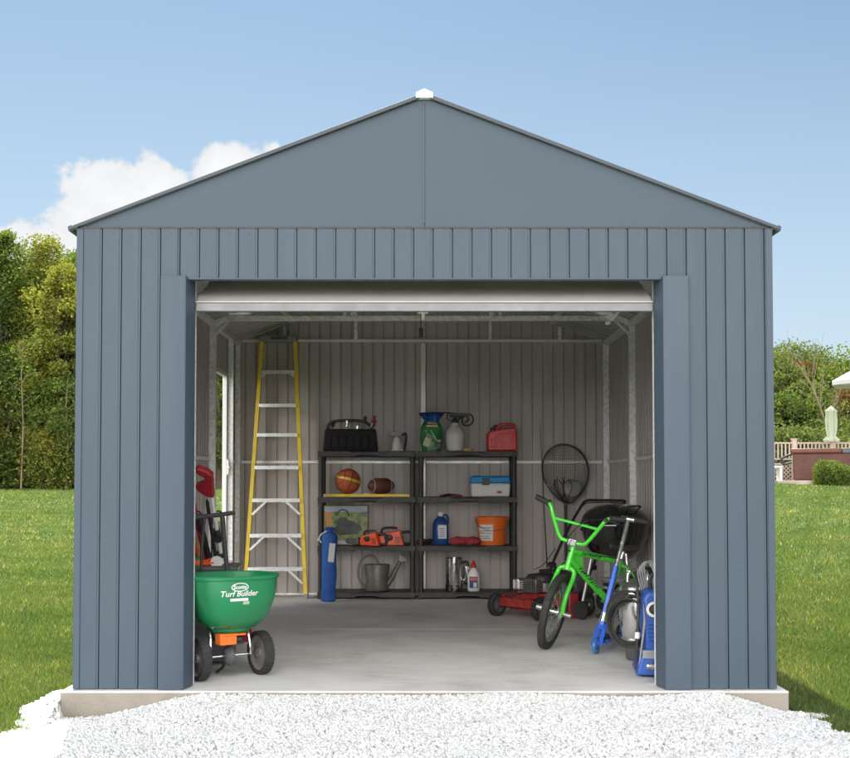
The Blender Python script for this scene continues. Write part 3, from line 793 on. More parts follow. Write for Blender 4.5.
for i in range(n): ring.append((math.cos(2 * PI * i / n) * 0.045, math.sin(2 * PI * i / n) * 0.0190))
mb.add(*wrap(ring, [(i, (i + 1) % n, n + (i + 1) % n, n + i) for i in range(n)], U0, 0.514))
mb.add(*wrap_text('Scotts', 0.029, U0, 0.514, 0.0008, 0.0, 1.05))
mb.build('lettering', M['white'], hop, flat=True)
mb = MB(); mb.add(*wrap([(-0.052, -0.0075), (0.052, -0.0075), (0.052, 0.0075), (-0.052, 0.0075)], [(0, 1, 2, 3)], U0, 0.446, 0.003)); mb.build('sticker', M['white'], hop, flat=True)
mb = MB(); mb.add(*wrap([(-0.019, -0.009), (0.019, -0.009), (0.019, 0.009), (-0.019, 0.009)], [(0, 1, 2, 3)], U0 + 0.042, 0.427, 0.003)); mb.build('sticker', M['canvas'], hop, flat=True)
# wheels
for sx in (-0.19, 0.19):
    mb = MB(); w = 0.028
    mb.lathe([(0.098, -w * .9), (0.112, -w), (0.119, -w * .8), (0.121, 0), (0.119, w * .8), (0.112, w), (0.098, w * .9), (0.098, -w * .9)], (sx, 0, 0.121), (1, 0, 0), 48)
    for i in range(30):
        a = 2 * PI * i / 30
        mb.box((sx, math.cos(a) * 0.1205, 0.121 + math.sin(a) * 0.1205), (w * 1.7, 0.012, 0.004), Euler((a - PI / 2, 0, 0)).to_matrix())
    W = mb.build('wheel', M['rubber'], SP, ang=40)
    mb = MB(); mb.lathe([(0.0, -0.012), (0.022, -0.022), (0.026, -0.006), (0.085, 0.0), (0.097, -0.018), (0.099, 0.018), (0.085, 0.008), (0.026, 0.010), (0.022, 0.026), (0.0, 0.026)], (sx, 0, 0.121), (1, 0, 0), 40)
    for i in range(8):
        a = 2 * PI * i / 8; mb.beam((sx + .004, math.cos(a) * .02, .121 + math.sin(a) * .02), (sx + .004, math.cos(a) * .09, .121 + math.sin(a) * .09), 0.010, 0.014, up=(1, 0, 0))
    mb.build('rim', M['midgrey'], W)
mb = MB(); mb.cyl((-0.23, 0, 0.121), (0.23, 0, 0.121), 0.0065, 12); mb.build('axle', M['chrome'], SP)
mb = MB(); mb.lathe([(0.012, -0.03), (0.03, -0.03), (0.045, -0.018), (0.056, -0.004), (0.056, 0.010), (0.02, 0.018), (0.012, 0.034)], (-0.01, 0, 0.121), (1, 0, 0), 32); mb.build('gear_case', M['dgrey'], SP)
mb = MB(); mb.lathe([(0.0, 0.185), (0.075, 0.187), (0.085, 0.196), (0.0, 0.20)], (0, 0, 0), (0, 0, 1), 36)
for i in range(4): mb.box((0.04 * math.cos(i * PI / 2), 0.04 * math.sin(i * PI / 2), 0.207), (0.06 if i % 2 == 0 else 0.004, 0.004 if i % 2 == 0 else 0.06, 0.018))
mb.cyl((0, 0, 0.13), (0, 0, 0.26), 0.007, 10); mb.build('spinner', M['dgrey'], SP)
mb = MB(); mb.box((-0.055, -0.055, 0.222), (0.10, 0.07, 0.062)); mb.box((-0.02, -0.052, 0.245), (0.14, 0.09, 0.012)); mb.build('deflector', M['orange'], SP, bevel=0.006)
mb = MB()
for sx in (-0.125, 0.125): mb.tube(catmull([(sx, 0.0, 0.118), (sx * 0.97, 0.0, 0.17), (sx * 0.92, 0.02, 0.25), (sx * 0.9, 0.10, 0.34)]), 0.0085, 8)
mb.build('frame', M['chrome'], SP)
mb = MB()
for sx in (-0.07, 0.09): mb.tube(catmull([(sx, 0.06, 0.20), (sx, 0.14, 0.30), (sx * 1.0 + .02, 0.27, 0.60), (sx * .7 + .06, 0.36, 0.885)]), 0.0085 if sx < 0 else 0.013, 10)
mb.tube([(-0.06, 0.37, 0.875), (-0.02, 0.36, 0.878), (0.06, 0.36, 0.885), (0.20, 0.35, 0.900)], [0.021, 0.016, 0.013, 0.013], 12)
mb.tube(catmull([(0.0, 0.06, 0.14), (0.02, 0.12, 0.05), (0, 0.17, 0.005)]), 0.008, 8)
mb.build('handle', M['grip'], SP)

# ================================================================== TOOLS IN THE LEFT CORNER
def leaned(name, label, cat, top, foot, group=None):
    """empty at the foot, whose z axis runs up the shaft"""
    top, foot = Vector(top), Vector(foot); d = top - foot
    o = thing(name, label, cat, foot, rot=d.to_track_quat('Z', 'Y').to_euler()); 
    if group: o['group'] = group
    return o, d.length
TR, L_ = leaned('string_trimmer', 'string trimmer with a red grip head leaning top up beside the left jamb', 'trimmer', at(207, 470, 0.95), onfloor(235, 640) , None)
mb = MB(); mb.cyl((0, 0, 0.12), (0, 0, L_ - 0.16), 0.0135, 14); mb.build('shaft', M['galvw'], TR)
mb = MB()
mb.prism([(x, -0.024, z + L_) for x, z in [(-0.022, -0.20), (0.02, -0.205), (0.024, -0.13), (0.030, -0.085), (0.032, -0.03), (0.0, 0.005), (-0.055, 0.03), (-0.075, 0.0), (-0.045, -0.03), (-0.015, -0.05), (-0.035, -0.09), (-0.085, -0.115), (-0.075, -0.15)]], (0, 0.048, 0))
mb.build('grip_head', M['dred'], TR, bevel=0.008, seg=3)
mb = MB(); mb.cyl((0, 0, L_ * 0.25), (0, 0, L_ * 0.52), 0.026, 14, r2=0.02); mb.cyl((0, 0, L_ * .52), (0, 0, L_ * .545), 0.031, 14); mb.build('sleeve', M['grip'], TR)
mb = MB(); a = L_ * 0.66
mb.cyl((0, -0.03, a - 0.03), (0, 0.01, a - 0.03), 0.03, 12); mb.cyl((0, 0, a - 0.07), (0, 0, a + 0.03), 0.022, 12)
mb.build('side_handle', M['grip'], TR)
mb = MB(); mb.lathe([(0.0, 0.0), (0.05, 0.0), (0.055, 0.05), (0.03, 0.12), (0.015, 0.16)], n=20); mb.prism([(0.12 * math.cos(t), 0.12 * math.sin(t), 0.05) for t in np.linspace(-0.9, 0.9, 10)] + [(0, 0, .05)], (0, 0, 0.012)); mb.build('cutting_head', M['dred'], TR, bevel=0.003)

def pole_tool(name, label, cat, top, foot, r, mat, head=None, group=None):
    o, L = leaned(name, label, cat, top, foot); mb = MB()
    mb.tube([(0, 0, 0.02), (0, 0, L * .5), (0, 0, L - 0.03), (0, 0, L)], [r, r, r, r * 0.6], 12); mb.build('handle', M[mat], o)
    if head: head(o, L)
    return o
def rake_head(o, L):
    mb = MB(); mb.box((0, 0, 0.02), (0.38, 0.02, 0.02))
    for i in range(12): mb.tube([(-0.18 + i * 0.0327, 0, 0.02), (-0.18 + i * 0.0327, -0.03, 0.0), (-0.18 + i * 0.0327, -0.05, 0.0)], 0.004, 6)
    mb.build('rake_head', M['steel'], o)
def shovel_head(o, L):
    mb = MB(); n = 9; g = []
    for i in range(n):
        t = i / (n - 1); w = 0.11 * (1 - t ** 3) ** .5 + 0.004
        for j in range(7):
            s_ = j / 3 - 1; g.append((s_ * w, -0.03 * (1 - s_ * s_) - 0.02 * t, 0.30 - 0.28 * t))
    fs = [(i * 7 + j, i * 7 + j + 1, (i + 1) * 7 + j + 1, (i + 1) * 7 + j) for i in range(n - 1) for j in range(6)]
    mb.add(g, fs); ob = mb.build('blade', M['steel'], o); sm = ob.modifiers.new('t', 'SOLIDIFY'); sm.thickness = 0.003
def dgrip(o, L):
    mb = MB(); mb.tube(catmull([(0, 0, L - .02), (-0.055, 0, L + .03), (-0.055, 0, L + .11), (0.055, 0, L + .11), (0.055, 0, L + .03), (0, 0, L - .02)]), 0.012, 10); mb.build('grip', M['grip'], o)
pole_tool('garden_rake', 'rake with a dark red fibreglass handle leaning against the left wall', 'rake', at(193, 508, 1.35), onfloor(222, 628), 0.0135, 'dred', rake_head)
pole_tool('shovel', 'shovel with a thick black handle between the red rake and the trimmer', 'shovel', at(198, 515, 1.25), onfloor(228, 634), 0.020, 'grip', shovel_head)
pole_tool('garden_hoe', 'hoe with an orange handle leaning at the far left behind the jamb', 'hoe', at(189, 516, 1.55), onfloor(213, 622), 0.0165, 'orange', lambda o, L: MB().box((0, -0.05, 0.02), (0.16, 0.10, 0.006)).build('blade', M['steel'], o))
pole_tool('leaf_scraper', 'slim tool with a second dark red handle tight against the jamb', 'scraper', at(192, 486, 1.15), onfloor(216, 640), 0.010, 'dred', lambda o, L: MB().box((0, 0, 0.02), (0.20, 0.012, 0.05)).build('blade', M['steel'], o))
pole_tool('push_broom', 'broom with a slim black handle leaning behind the trimmer shaft', 'broom', at(207, 500, 1.5), onfloor(226, 626), 0.0125, 'grip', lambda o, L: MB().box((0, 0, 0.04), (0.36, 0.06, 0.07)).build('broom_head', M['dgrey'], o))
# folded wire chair frame behind the tools: two dark hoops with grey cloth
FC = thing('folded_lawn_chair', 'folded lawn chair with dark wire hoops and grey green cloth behind the trimmer', 'chair', (-1.50, 2.05, 0), R(12), rot=(R(-8), 0, R(14)))
for sx in (-0.075, 0.075):
    mb = MB(); mb.tube(catmull([(sx - .05, 0, 0.0), (sx - .048, 0, 0.45), (sx - 0.044, 0, 0.80), (sx - .018, 0, 0.875), (sx + .02, 0, 0.875), (sx + 0.044, 0, 0.80), (sx + .048, 0, 0.45), (sx + .05, 0, 0.0)]), 0.006, 8); mb.build('frame', M['black'], FC)
    mb = MB(); mb.box((sx, 0.0, 0.58), (0.08, 0.005, 0.46)); mb.build('seat_cloth', M['olive'], FC, bevel=0.003)
# basket of small things between the tools (red, white and green bits)
gb = thing('glove_bundle', 'small bundle of red, white and green garden gloves behind the spreader hopper', 'gloves', (-1.27, 0.98, 0.58), 0.4)
# the gloves sit on an upturned crate hidden behind the hopper
cr = thing('storage_crate', 'dark plastic crate holding garden gloves behind the green spreader', 'crate', (-1.36, 0.98, 0), 0.1)
mb = MB(); mb.box((0, 0, 0.30), (0.42, 0.36, 0.56), taper=(1.05, 1.05)); mb.box((0, 0, 0.568), (0.47, 0.40, 0.02)); mb.build('crate_body', M['dgrey'], cr, bevel=0.01)
gb.location = (-1.33, 0.93, 0.579)
for (mt, dx, dy, rz, nm) in (('orangered', 0.0, 0.0, 0.3, 'red_glove'), ('canvasw', 0.10, 0.02, 1.2, 'white_glove'), ('green', -0.08, 0.04, 2.2, 'green_glove')):
    mb = MB(); mb.X = Matrix.Translation((dx, dy, 0.016)) @ Matrix.Rotation(rz, 4, 'Z') @ Matrix.Rotation(0.15, 4, 'X')
    mb.ball((0, 0, 0), 0.045, 14, (1, 0.8, 0.35))
    for i in range(4): mb.tube([(0.03, -0.027 + i * 0.018, 0), (0.07, -0.032 + i * 0.021, 0.012), (0.095 - abs(i - 1.5) * .006, -0.036 + i * 0.024, 0.004)], [0.011, 0.010, 0.007], 8)
    mb.tube([(0, -0.03, 0), (0.03, -0.06, 0.01), (0.045, -0.07, 0.01)], [0.012, 0.010, 0.008], 8); mb.tube([(-0.03, 0, 0), (-0.09, 0, 0.006)], [0.03, 0.038], 12)
    mb.build('glove', M[mt], gb)

# ================================================================== STEP LADDER
LY = 4.93
LD = thing('step_ladder', 'tall yellow step ladder with aluminium treads leaning folded on the back wall', 'ladder', (0, 0, 0))
bl, br = at(244.5, 598, 4.78), at(306, 598, 4.78); tl, tr = at(262.5, 340, LY), at(295.5, 340, LY)
bl.z = br.z = 0.0; LD.location = ((bl.x + br.x) / 2, 4.80, 0); bpy.context.view_layer.update()
def rail(a, b): 
    mb = MB(); mb.beam(a, b, 0.030, 0.062); mb.beam(Vector(a) + Vector((0, -.0315, 0)), Vector(b) + Vector((0, -.0315, 0)), 0.036, 0.005)
    return mb.build('side_rail', M['yellow'], LD, world=True, bevel=0.003)
rail(bl, tl); rail(br, tr)
for k, (p, q) in enumerate(((bl, tl), (br, tr))):
    mb = MB(); o_ = Vector((0, 0.075, 0)); mb.beam(p + o_, q + Vector((0, .05, 0)), 0.022, 0.03); mb.build('rear_leg', M['yellow'], LD, world=True, bevel=0.002)
    mb = MB(); mb.box(p + Vector((0, 0, 0.022)), (0.042, 0.085, 0.044)); mb.build('foot', M['grey'], LD, world=True, bevel=0.004)
zs = [at(300, yy, LY - .05).z for yy in (567, 534, 499, 466.5, 434, 404.5, 371)]
for i, z in enumerate(zs):
    t = z / tl.z; a = bl.lerp(tl, t); b = br.lerp(tr, t)
    mb = MB(); c = (a + b) / 2; w = (b - a).length - 0.028
    mb.box(c + Vector((0, -0.004, 0)), (w, 0.095, 0.006)); mb.box(c + Vector((0, -0.054, -0.012)), (w, 0.006, 0.030)); mb.box(c + Vector((0, 0.046, -0.010)), (w, 0.005, 0.024))
    for j in range(6): mb.box(c + Vector((0, -0.04 + j * 0.015, 0.004)), (w - 0.01, 0.003, 0.003))
    T_ = mb.build('tread', M['alu'], LD, world=True)
    if i in (0, 1, 2, 6):
        L2 = 0.145 if i < 3 else 0.06
        for (e, s_) in ((a, 1), (b, -1)):
            mb = MB(); mb.beam(e + Vector((s_ * 0.012, -0.05, -L2)), e + Vector((s_ * (L2 + 0.01), -0.052, -0.012)), 0.020, 0.004, up=(0, 1, 0)); mb.build('brace', M['alu'], LD, world=True)
mb = MB(); c = (tl + tr) / 2; mb.box(c + Vector((0, 0.0, 0.008)), (0.345, 0.145, 0.055)); mb.build('top_cap', M['grey'], LD, world=True, bevel=0.006)
mb = MB(); mb.box(c + Vector((0.01, -0.0745, 0.010)), (0.16, 0.003, 0.026)); mb.build('label_plate', M['dgrey'], LD, world=True)

# ================================================================== SHELF UNITS
SHY0, SHY1 = 4.70, 5.055
def shelf_unit(x0, x1, label):
    c = (x0 + x1) / 2; w = x1 - x0; d = SHY1 - SHY0
    o = thing('shelving_unit', label, 'shelving', (c, (SHY0 + SHY1) / 2, 0), 0, 'black plastic shelving units on the back wall')
    for z in SHZ:
        mb = MB(); t = 0.052
        pts = [(-w / 2, 0), (-w / 2, -t), (-w * .13, -t), (-w * .09, -t * .72), (w * .09, -t * .72), (w * .13, -t), (w / 2, -t), (w / 2, 0), (w * .18, 0), (w * .14, -0.014), (-w * .14, -0.014), (-w * .18, 0)]
        mb.prism([(a, -d / 2, z + b) for a, b in pts], (0, 0.014, 0))
        mb.box((0, 0.004, z - 0.009), (w - 0.01, d - 0.026, 0.010)); mb.box((0, d / 2 - 0.006, z - t / 2), (w, 0.012, t))
        for s_ in (-1, 1): mb.box((s_ * (w / 2 - 0.006), 0, z - t / 2), (0.012, d - 0.03, t))
        for k in range(9): mb.box((-w / 2 + w * (k + 1) / 10, 0, z - 0.026), (0.006, d - 0.03, 0.026))
        mb.build('shelf', M['shelf'], o, bevel=0.003)
    for sx in (-1, 1):
        for sy in (-1, 1):
            mb = MB(); x = sx * (w / 2 - 0.028); y = sy * (d / 2 - 0.03)
            for za, zb in zip([0.0] + [z for z in SHZ[1:]], SHZ[1:] + [None]):
                pass
            lo = 0.0
            for z in SHZ[:]:
                hi = z - 0.052
                if hi > lo + 0.01: mb.cyl((x, y, lo), (x, y, hi), 0.0235, 14); mb.cyl((x, y, hi - .03), (x, y, hi), 0.028, 14)
                lo = z + 0.0
            mb.build('leg', M['shelf'], o)
    return o
SHZ = [0.065, at(360, 547, SHY0).z + .012, at(360, 497, SHY0).z, at(360, 451, SHY0).z]
ax0, ax1 = at(317.5, 500, SHY0).x, at(415.5, 500, SHY0).x
bx0, bx1 = at(418, 500, SHY0).x, at(517.5, 500, SHY0).x
shelf_unit(ax0, ax1, 'black plastic shelving unit nearer the ladder, holding the basketball and chainsaws')
shelf_unit(bx0, bx1, 'black plastic shelving unit nearer the bicycle, holding the red fuel can and orange bucket')
YS = 4.86   # usual depth of things on the shelves
def on(px, tier, y=YS, dz=0.0):
    """point on top of a shelf under a pixel column"""
    return Vector((at(px, 500, y).x, y, SHZ[tier] + 0.0 + dz))
SC = (YS + 6.1) / F      # metres per photo pixel there

# --- unit A, top: tool tote and small jar
p = on(350.5, 3); t = thing('tool_tote', 'black open tool tote with a tall handle on the top shelf', 'tool bag', p, 0.05)
mb = MB(); mb.box((0, 0, 0.105), (0.52, 0.22, 0.21), taper=(0.92, 0.92)); tb = mb.build('bag', M['bagblack'], t, bevel=0.02, seg=3)
mb = MB()
for k in range(7): mb.box((-0.21 + k * 0.07, -0.112, 0.085), (0.058, 0.012, 0.11))
mb.build('pockets', M['bagblack'], t, bevel=0.006)
mb = MB(); mb.tube(catmull([(-0.22, 0, 0.17), (-0.21, 0, 0.245), (-0.15, 0, 0.285), (0.0, 0, 0.293), (0.13, 0, 0.28), (0.20, 0, 0.225), (0.225, 0, 0.17)]), 0.014, 10); mb.build('handle', M['black'], t)
TOOLC = [('dred', 0.19, 0.30), ('chrome', 0.06, 0.22), ('black', 0.13, 0.29), ('chrome', -0.04, 0.25), ('dred', 0.22, 0.26), ('black', -0.20, 0.26)]
for k, (mt, xx, zz) in enumerate(TOOLC):
    q = thing('hand_tool', ['screwdriver with a dark red grip standing tall at the right of the tote', 'short bright pliers lying in the middle of the tote', 'black handled wrench standing in the tote right of centre', 'bright steel tool head showing left of centre in the tote', 'screwdriver with a dark red grip at the right end of the tote', 'black handled tool at the left end of the tote'][k], 'hand tool', p + Vector((xx * .95, -0.03 + 0.03 * (k % 3), 0.19)), 0, 'hand tools in the tote', rot=(0.1, R(18 - 8 * k), 0.5 * k))
    mb = MB(); mb.cyl((0, 0, -0.08), (0, 0, zz - 0.21), 0.006, 8); mb.build('shank', M['chrome'], q)
    mb = MB(); mb.lathe([(0.008, 0), (0.016, 0.008), (0.013, 0.03), (0.017, 0.055), (0.012, 0.07), (0.0, 0.072)], (0, 0, zz - 0.215), n=12); mb.build('grip', M[mt], q)
p = on(397, 3, 4.84); t = thing('spray_nozzle_jar', 'small clear jar with a trigger head at the right of the tool tote', 'spray bottle', p)
mb = MB(); mb.lathe([(0.045, 0), (0.052, 0.01), (0.050, 0.08), (0.036, 0.105), (0.030, 0.13)], n=20); mb.build('jar', M['cloud'], t)
mb = MB(); mb.box((0, 0, 0.012), (0.11, 0.07, 0.018)); mb.build('base', M['cloud'], t, bevel=0.004)
mb = MB(); mb.box((-0.01, 0, 0.165), (0.11, 0.035, 0.045)); mb.box((-0.07, 0, 0.172), (0.03, 0.026, 0.028)); mb.beam((0.04, 0, 0.15), (0.055, 0, 0.08), 0.02, 0.012); mb.cyl((0, 0, .12), (0, 0, .15), .025, 12); mb.build('trigger_head', M['grey'], t, bevel=0.005)
mb = MB(); mb.tube(catmull([(0.045, 0.0, 0.15), (0.08, 0, 0.17), (0.085, 0, 0.11), (0.07, 0, 0.01)]), 0.010, 8); mb.build('hose', M['black'], t)
# --- unit A, second: level, basketball, football
p = on(366, 2, 4.80); t = thing('spirit_level', 'long yellow spirit level lying along the shelf under the two balls', 'level', p, 0)
mb = MB(); mb.box((0, 0, 0.0135), (0.83, 0.055, 0.027)); mb.build('level_body', M['yellow'], t, bevel=0.002)
mb = MB(); mb.cyl((-0.02, -0.0, 0.028), (0.04, 0, 0.028), 0.009, 10); mb.box((-0.39, 0, 0.0135), (0.02, 0.056, 0.0275)); mb.build('vial', M['cloud'], t)
lev = t
p = on(348, 2, 4.845, 0.027); t = thing('basketball', 'orange brown basketball with a yellow band on the shelf', 'basketball', p + Vector((0, 0, 0.1195)), 0, rot=(R(70), R(15), 0.3))
mb = MB(); mb.ball((0, 0, 0), 0.1195, 36)
mb.build('cover', M['basket'], t)
mb = MB()
for ax in ((1, 0, 0), (0, 1, 0), (0, 0, 1)): mb.ring((0, 0, 0), ax, 0.1193, 0.0026, 48, 6)
for s_ in (-1, 1): mb.tube([(s_ * math.sqrt(max(0.0, 0.1193 ** 2 - (0.055 + 0.035 * math.sin(u) ** 2) ** 2)) * 0 + s_ * (0.062 + 0.038 * math.cos(u) ** 2), math.sqrt(max(0, 0.1193 ** 2 - (0.062 + 0.038 * math.cos(u) ** 2) ** 2)) * math.cos(u), math.sqrt(max(0, 0.1193 ** 2 - (0.062 + 0.038 * math.cos(u) ** 2) ** 2)) * math.sin(u)) for u in np.linspace(0, 2 * PI, 40, endpoint=False)], 0.0026, 6, closed=True)
mb.build('seams', M['black'], t)
mb = MB(); vs = []; n = 48
for i in range(n):
    a = 2 * PI * i / n
    for h in (-0.011, 0.011): r_ = math.sqrt(0.1205 ** 2 - (h + 0.015) ** 2); vs.append((r_ * math.cos(a), r_ * math.sin(a), h + 0.015))
mb.X = Matrix.Rotation(R(-70), 4, 'X'); mb.add(vs, [(2 * i, 2 * ((i + 1) % n), 2 * ((i + 1) % n) + 1, 2 * i + 1) for i in range(n)]); mb.build('yellow_band', M['yellow'], t)
p = on(381, 2, 4.845, 0.027); t = thing('football', 'dark brown american football with white laces right of the basketball', 'football', p + Vector((0, 0, 0.078)), 0, rot=(0, 0, 0.45))
mb = MB(); mb.lathe([(0.0, -0.135)] + [(0.079 * math.cos(u) ** 1.15, 0.135 * math.sin(u)) for u in np.linspace(-1.35, 1.35, 17)] + [(0.0, 0.135)], axis=(1, 0, 0), n=32); mb.build('cover', M['football'], t)
mb = MB(); mb.box((0, -0.02, 0.0765), (0.11, 0.008, 0.006), (0.25, 0, 0))
for k in range(7): mb.box((-0.045 + k * 0.015, -0.02, 0.078), (0.005, 0.034, 0.006), (0.25, 0, 0))
mb.build('laces', M['canvasw'], t)
for s_ in (-1, 1):
    mb = MB(); mb.ring((s_ * 0.085, 0, 0), (1, 0, 0), 0.0585, 0.003, 28, 6); mb.build('stripe', M['canvasw'], t)
# --- unit A, third: printed box, two orange saws
def picture_mat():
    """printed panel: garden greens, sky top, dark machine in the middle, built from nodes"""
    m, nt, b = new_mat('printed_garden_picture'); N, L = nt.nodes, nt.links
    tc = N.new('ShaderNodeTexCoord'); n1 = N.new('ShaderNodeTexNoise'); n1.inputs['Scale'].default_value = 22; n1.inputs['Detail'].default_value = 6
    L.new(tc.outputs['Object'], n1.inputs['Vector'])
    r = ramp(nt, [(0.3, (0.02, 0.045, 0.008)), (0.45, (0.075, 0.13, 0.02)), (0.55, (0.18, 0.24, 0.05)), (0.66, (0.25, 0.12, 0.03)), (0.72, (0.35, 0.36, 0.38))]); L.new(n1.outputs['Fac'], r.inputs['Fac'])
    L.new(r.outputs['Color'], b.inputs['Base Color']); b.inputs['Roughness'].default_value = 0.35
    return m
p = on(346.5, 1, 4.93); t = thing('printed_carton', 'upright carton printed with a green garden picture and a dark machine', 'box', p, 0.0)
mb = MB(); mb.box((0, 0, 0.185), (0.415, 0.12, 0.37)); mb.build('carton', M['card'], t, bevel=0.003)
mb = MB(); mb.box((0, -0.0615, 0.185), (0.405, 0.001, 0.36)); pn = mb.build('picture', picture_mat(), t)
mb = MB(); mb.box((0.0, -0.0632, 0.335), (0.40, 0.0008, 0.05)); mb.build('picture_sky', pm('printed_sky', (0.28, 0.34, 0.40), .4), pn)
mb = MB(); mb.box((-0.16, -0.0632, 0.20), (0.05, 0.0008, 0.22)); mb.build('picture_post', pm('printed_orange', (0.42, 0.17, 0.04), .4), pn)
mb = MB(); mb.prism([(-0.12 + x, -0.0640, 0.10 + z) for x, z in [(0, 0.04), (0.04, 0.10), (0.05, 0.15), (0.11, 0.165), (0.14, 0.13), (0.20, 0.12), (0.26, 0.08), (0.27, 0.04), (0.22, 0.0), (0.05, -0.01)]], (0, 0.0010, 0)); mb.tube(arc((-0.03, -0.0645, 0.275), 0.055, 0, PI, 10), 0.006, 6); mb.build('picture_machine', pm('printed_dark_machine', (0.018, 0.022, 0.018), .4), pn)
mb = MB(); mb.box((0.03, -0.0634, 0.022), (0.30, 0.0008, 0.036)); mb.build('picture_caption', pm('printed_grey', (0.35, 0.36, 0.36), .4), pn)
def saw(px, label, flip, y=4.76, rz=0.0):
    p = on(px, 1, y); o = thing('chainsaw', label, 'chainsaw', p, rz, 'orange garden saws on the third shelf')
    f = -1 if flip else 1
    mb = MB(); mb.prism([(f * x, -0.055, z) for x, z in [(-0.12, 0.0), (-0.13, 0.05), (-0.115, 0.095), (-0.06, 0.115), (0.02, 0.13), (0.075, 0.15), (0.085, 0.11), (0.10, 0.05), (0.115, 0.0)]], (0, 0.11, 0)); bd = mb.build('housing', M['orangered'], o, bevel=0.012, seg=3)
    mb = MB(); mb.ball((f * -0.03, -0.058, 0.075), 0.036, 16, (1.1, 0.22, 0.85)); mb.build('cover_plate', M['grey'] if flip else M['black'], bd)
    for k in range(5):
        mb = MB(); mb.box((f * (0.055 + 0.0 * k), -0.0565, 0.025 + k * 0.013), (0.055, 0.004, 0.005)); mb.build('vent', M['black'], bd)
    mb = MB(); mb.tube(catmull([(f * -0.10, 0, 0.08), (f * -0.09, 0, 0.15), (f * -0.02, 0, 0.165), (f * 0.05, 0, 0.16)]), 0.011, 8); mb.build('front_handle', M['black'], o)
    mb = MB(); mb.tube(catmull([(f * 0.09, 0, 0.12), (f * 0.16, 0, 0.125), (f * 0.19, 0, 0.08), (f * 0.17, 0, 0.02), (f * 0.10, 0, 0.015)]), 0.014, 8); mb.build('rear_handle', M['black'] if not flip else M['orangered'], o)
    mb = MB(); mb.box((f * -0.21, 0, 0.045), (0.20, 0.012, 0.06)); mb.cyl((f * -0.31, -0.006, 0.045), (f * -0.31, 0.006, 0.045), 0.03, 16); mb.build('guide_bar', M['dgrey'] if not flip else M['steel'], o, bevel=0.002)
    return o
saw(392, 'larger orange chainsaw with a black rear handle at the right end of the shelf', False)
o = saw(372, 'smaller orange red saw with a grey side cover in front of the printed carton', False, 4.73, -0.5)
o.scale = (0.85, 0.85, 0.85)
# --- unit A, floor tier: watering can, dark things between the units
p = on(377, 0, 4.86); t = thing('watering_can', 'weathered grey metal watering can on the lowest shelf', 'watering can', p, 0.0)
mb = MB(); mb.lathe([(0.0, 0), (0.105, 0.002), (0.112, 0.015), (0.104, 0.10), (0.122, 0.235), (0.118, 0.246), (0.112, 0.235), (0.098, 0.10), (0.0, 0.02)], n=36); mb.build('body', M['olive'], t)
mb = MB(); mb.tube(catmull([(0.09, 0, 0.05), (0.14, 0, 0.12), (0.18, 0, 0.20), (0.225, 0, 0.285)]), [0.030 - 0.0008 * k for k in range(19)], 12); SPT = mb.build('spout', M['olive'], t)
mb = MB(); mb.lathe([(0.012, -0.02), (0.022, 0.0), (0.042, 0.03), (0.044, 0.036), (0.0, 0.044)], (0.225, 0, 0.285), (0.55, -0.25, 0.6), 24); mb.build('rose', M['galvw'], SPT)
mb = MB(); mb.tube(catmull([(0.02, 0, 0.245), (-0.02, 0, 0.315), (-0.10, 0, 0.32), (-0.165, 0, 0.25), (-0.175, 0, 0.14), (-0.14, 0, 0.06), (-0.10, 0, 0.04)]), 0.010, 10); mb.build('handle', M['olive'], t)
# --- blue folded chair bag leaning before unit A
a, b = at(330, 535, 4.62), onfloor(328, 601.5); b.z = 0.0
t = thing('folding_chair_bag', 'blue nylon carry bag of a folded camp chair leaning on the left shelving unit', 'chair bag', (b.x, b.y, 0), rot=(R(-5), R(1.0), 0))
mb = MB(); prof = [(0.0, 0.002), (0.058, 0.004), (0.066, 0.02), (0.064, 0.12), (0.069, 0.25), (0.065, 0.40), (0.070, 0.52), (0.076, 0.58), (0.062, 0.615), (0.034, 0.628), (0.028, 0.640), (0.048, 0.66), (0.03, 0.675), (0.0, 0.67)]
mb.lathe(prof, n=28, sy=0.85); bg = mb.build('bag', M['bluecl'], t)
for v in bg.data.vertices:
    a_ = math.atan2(v.co.y, v.co.x); k = 1 + 0.05 * math.sin(3 * a_ + v.co.z * 9) + 0.035 * math.sin(7 * a_ - v.co.z * 21); v.co.x *= k; v.co.y *= k
mb = MB(); mb.box((0.026, -0.0635, 0.44), (0.055, 0.004, 0.17), (0, 0.08, 0.35)); mb.build('tag', M['paper'], t)
mb = MB(); mb.tube(catmull([(-0.03, -0.02, 0.635), (-0.08, -0.03, 0.60), (-0.092, -0.03, 0.56), (-0.07, -0.03, 0.53)]), 0.007, 8); mb.cyl((-0.09, -.03, .565), (-0.108, -.03, .548), 0.012, 8); mb.build('drawstring', M['canvasw'], t)

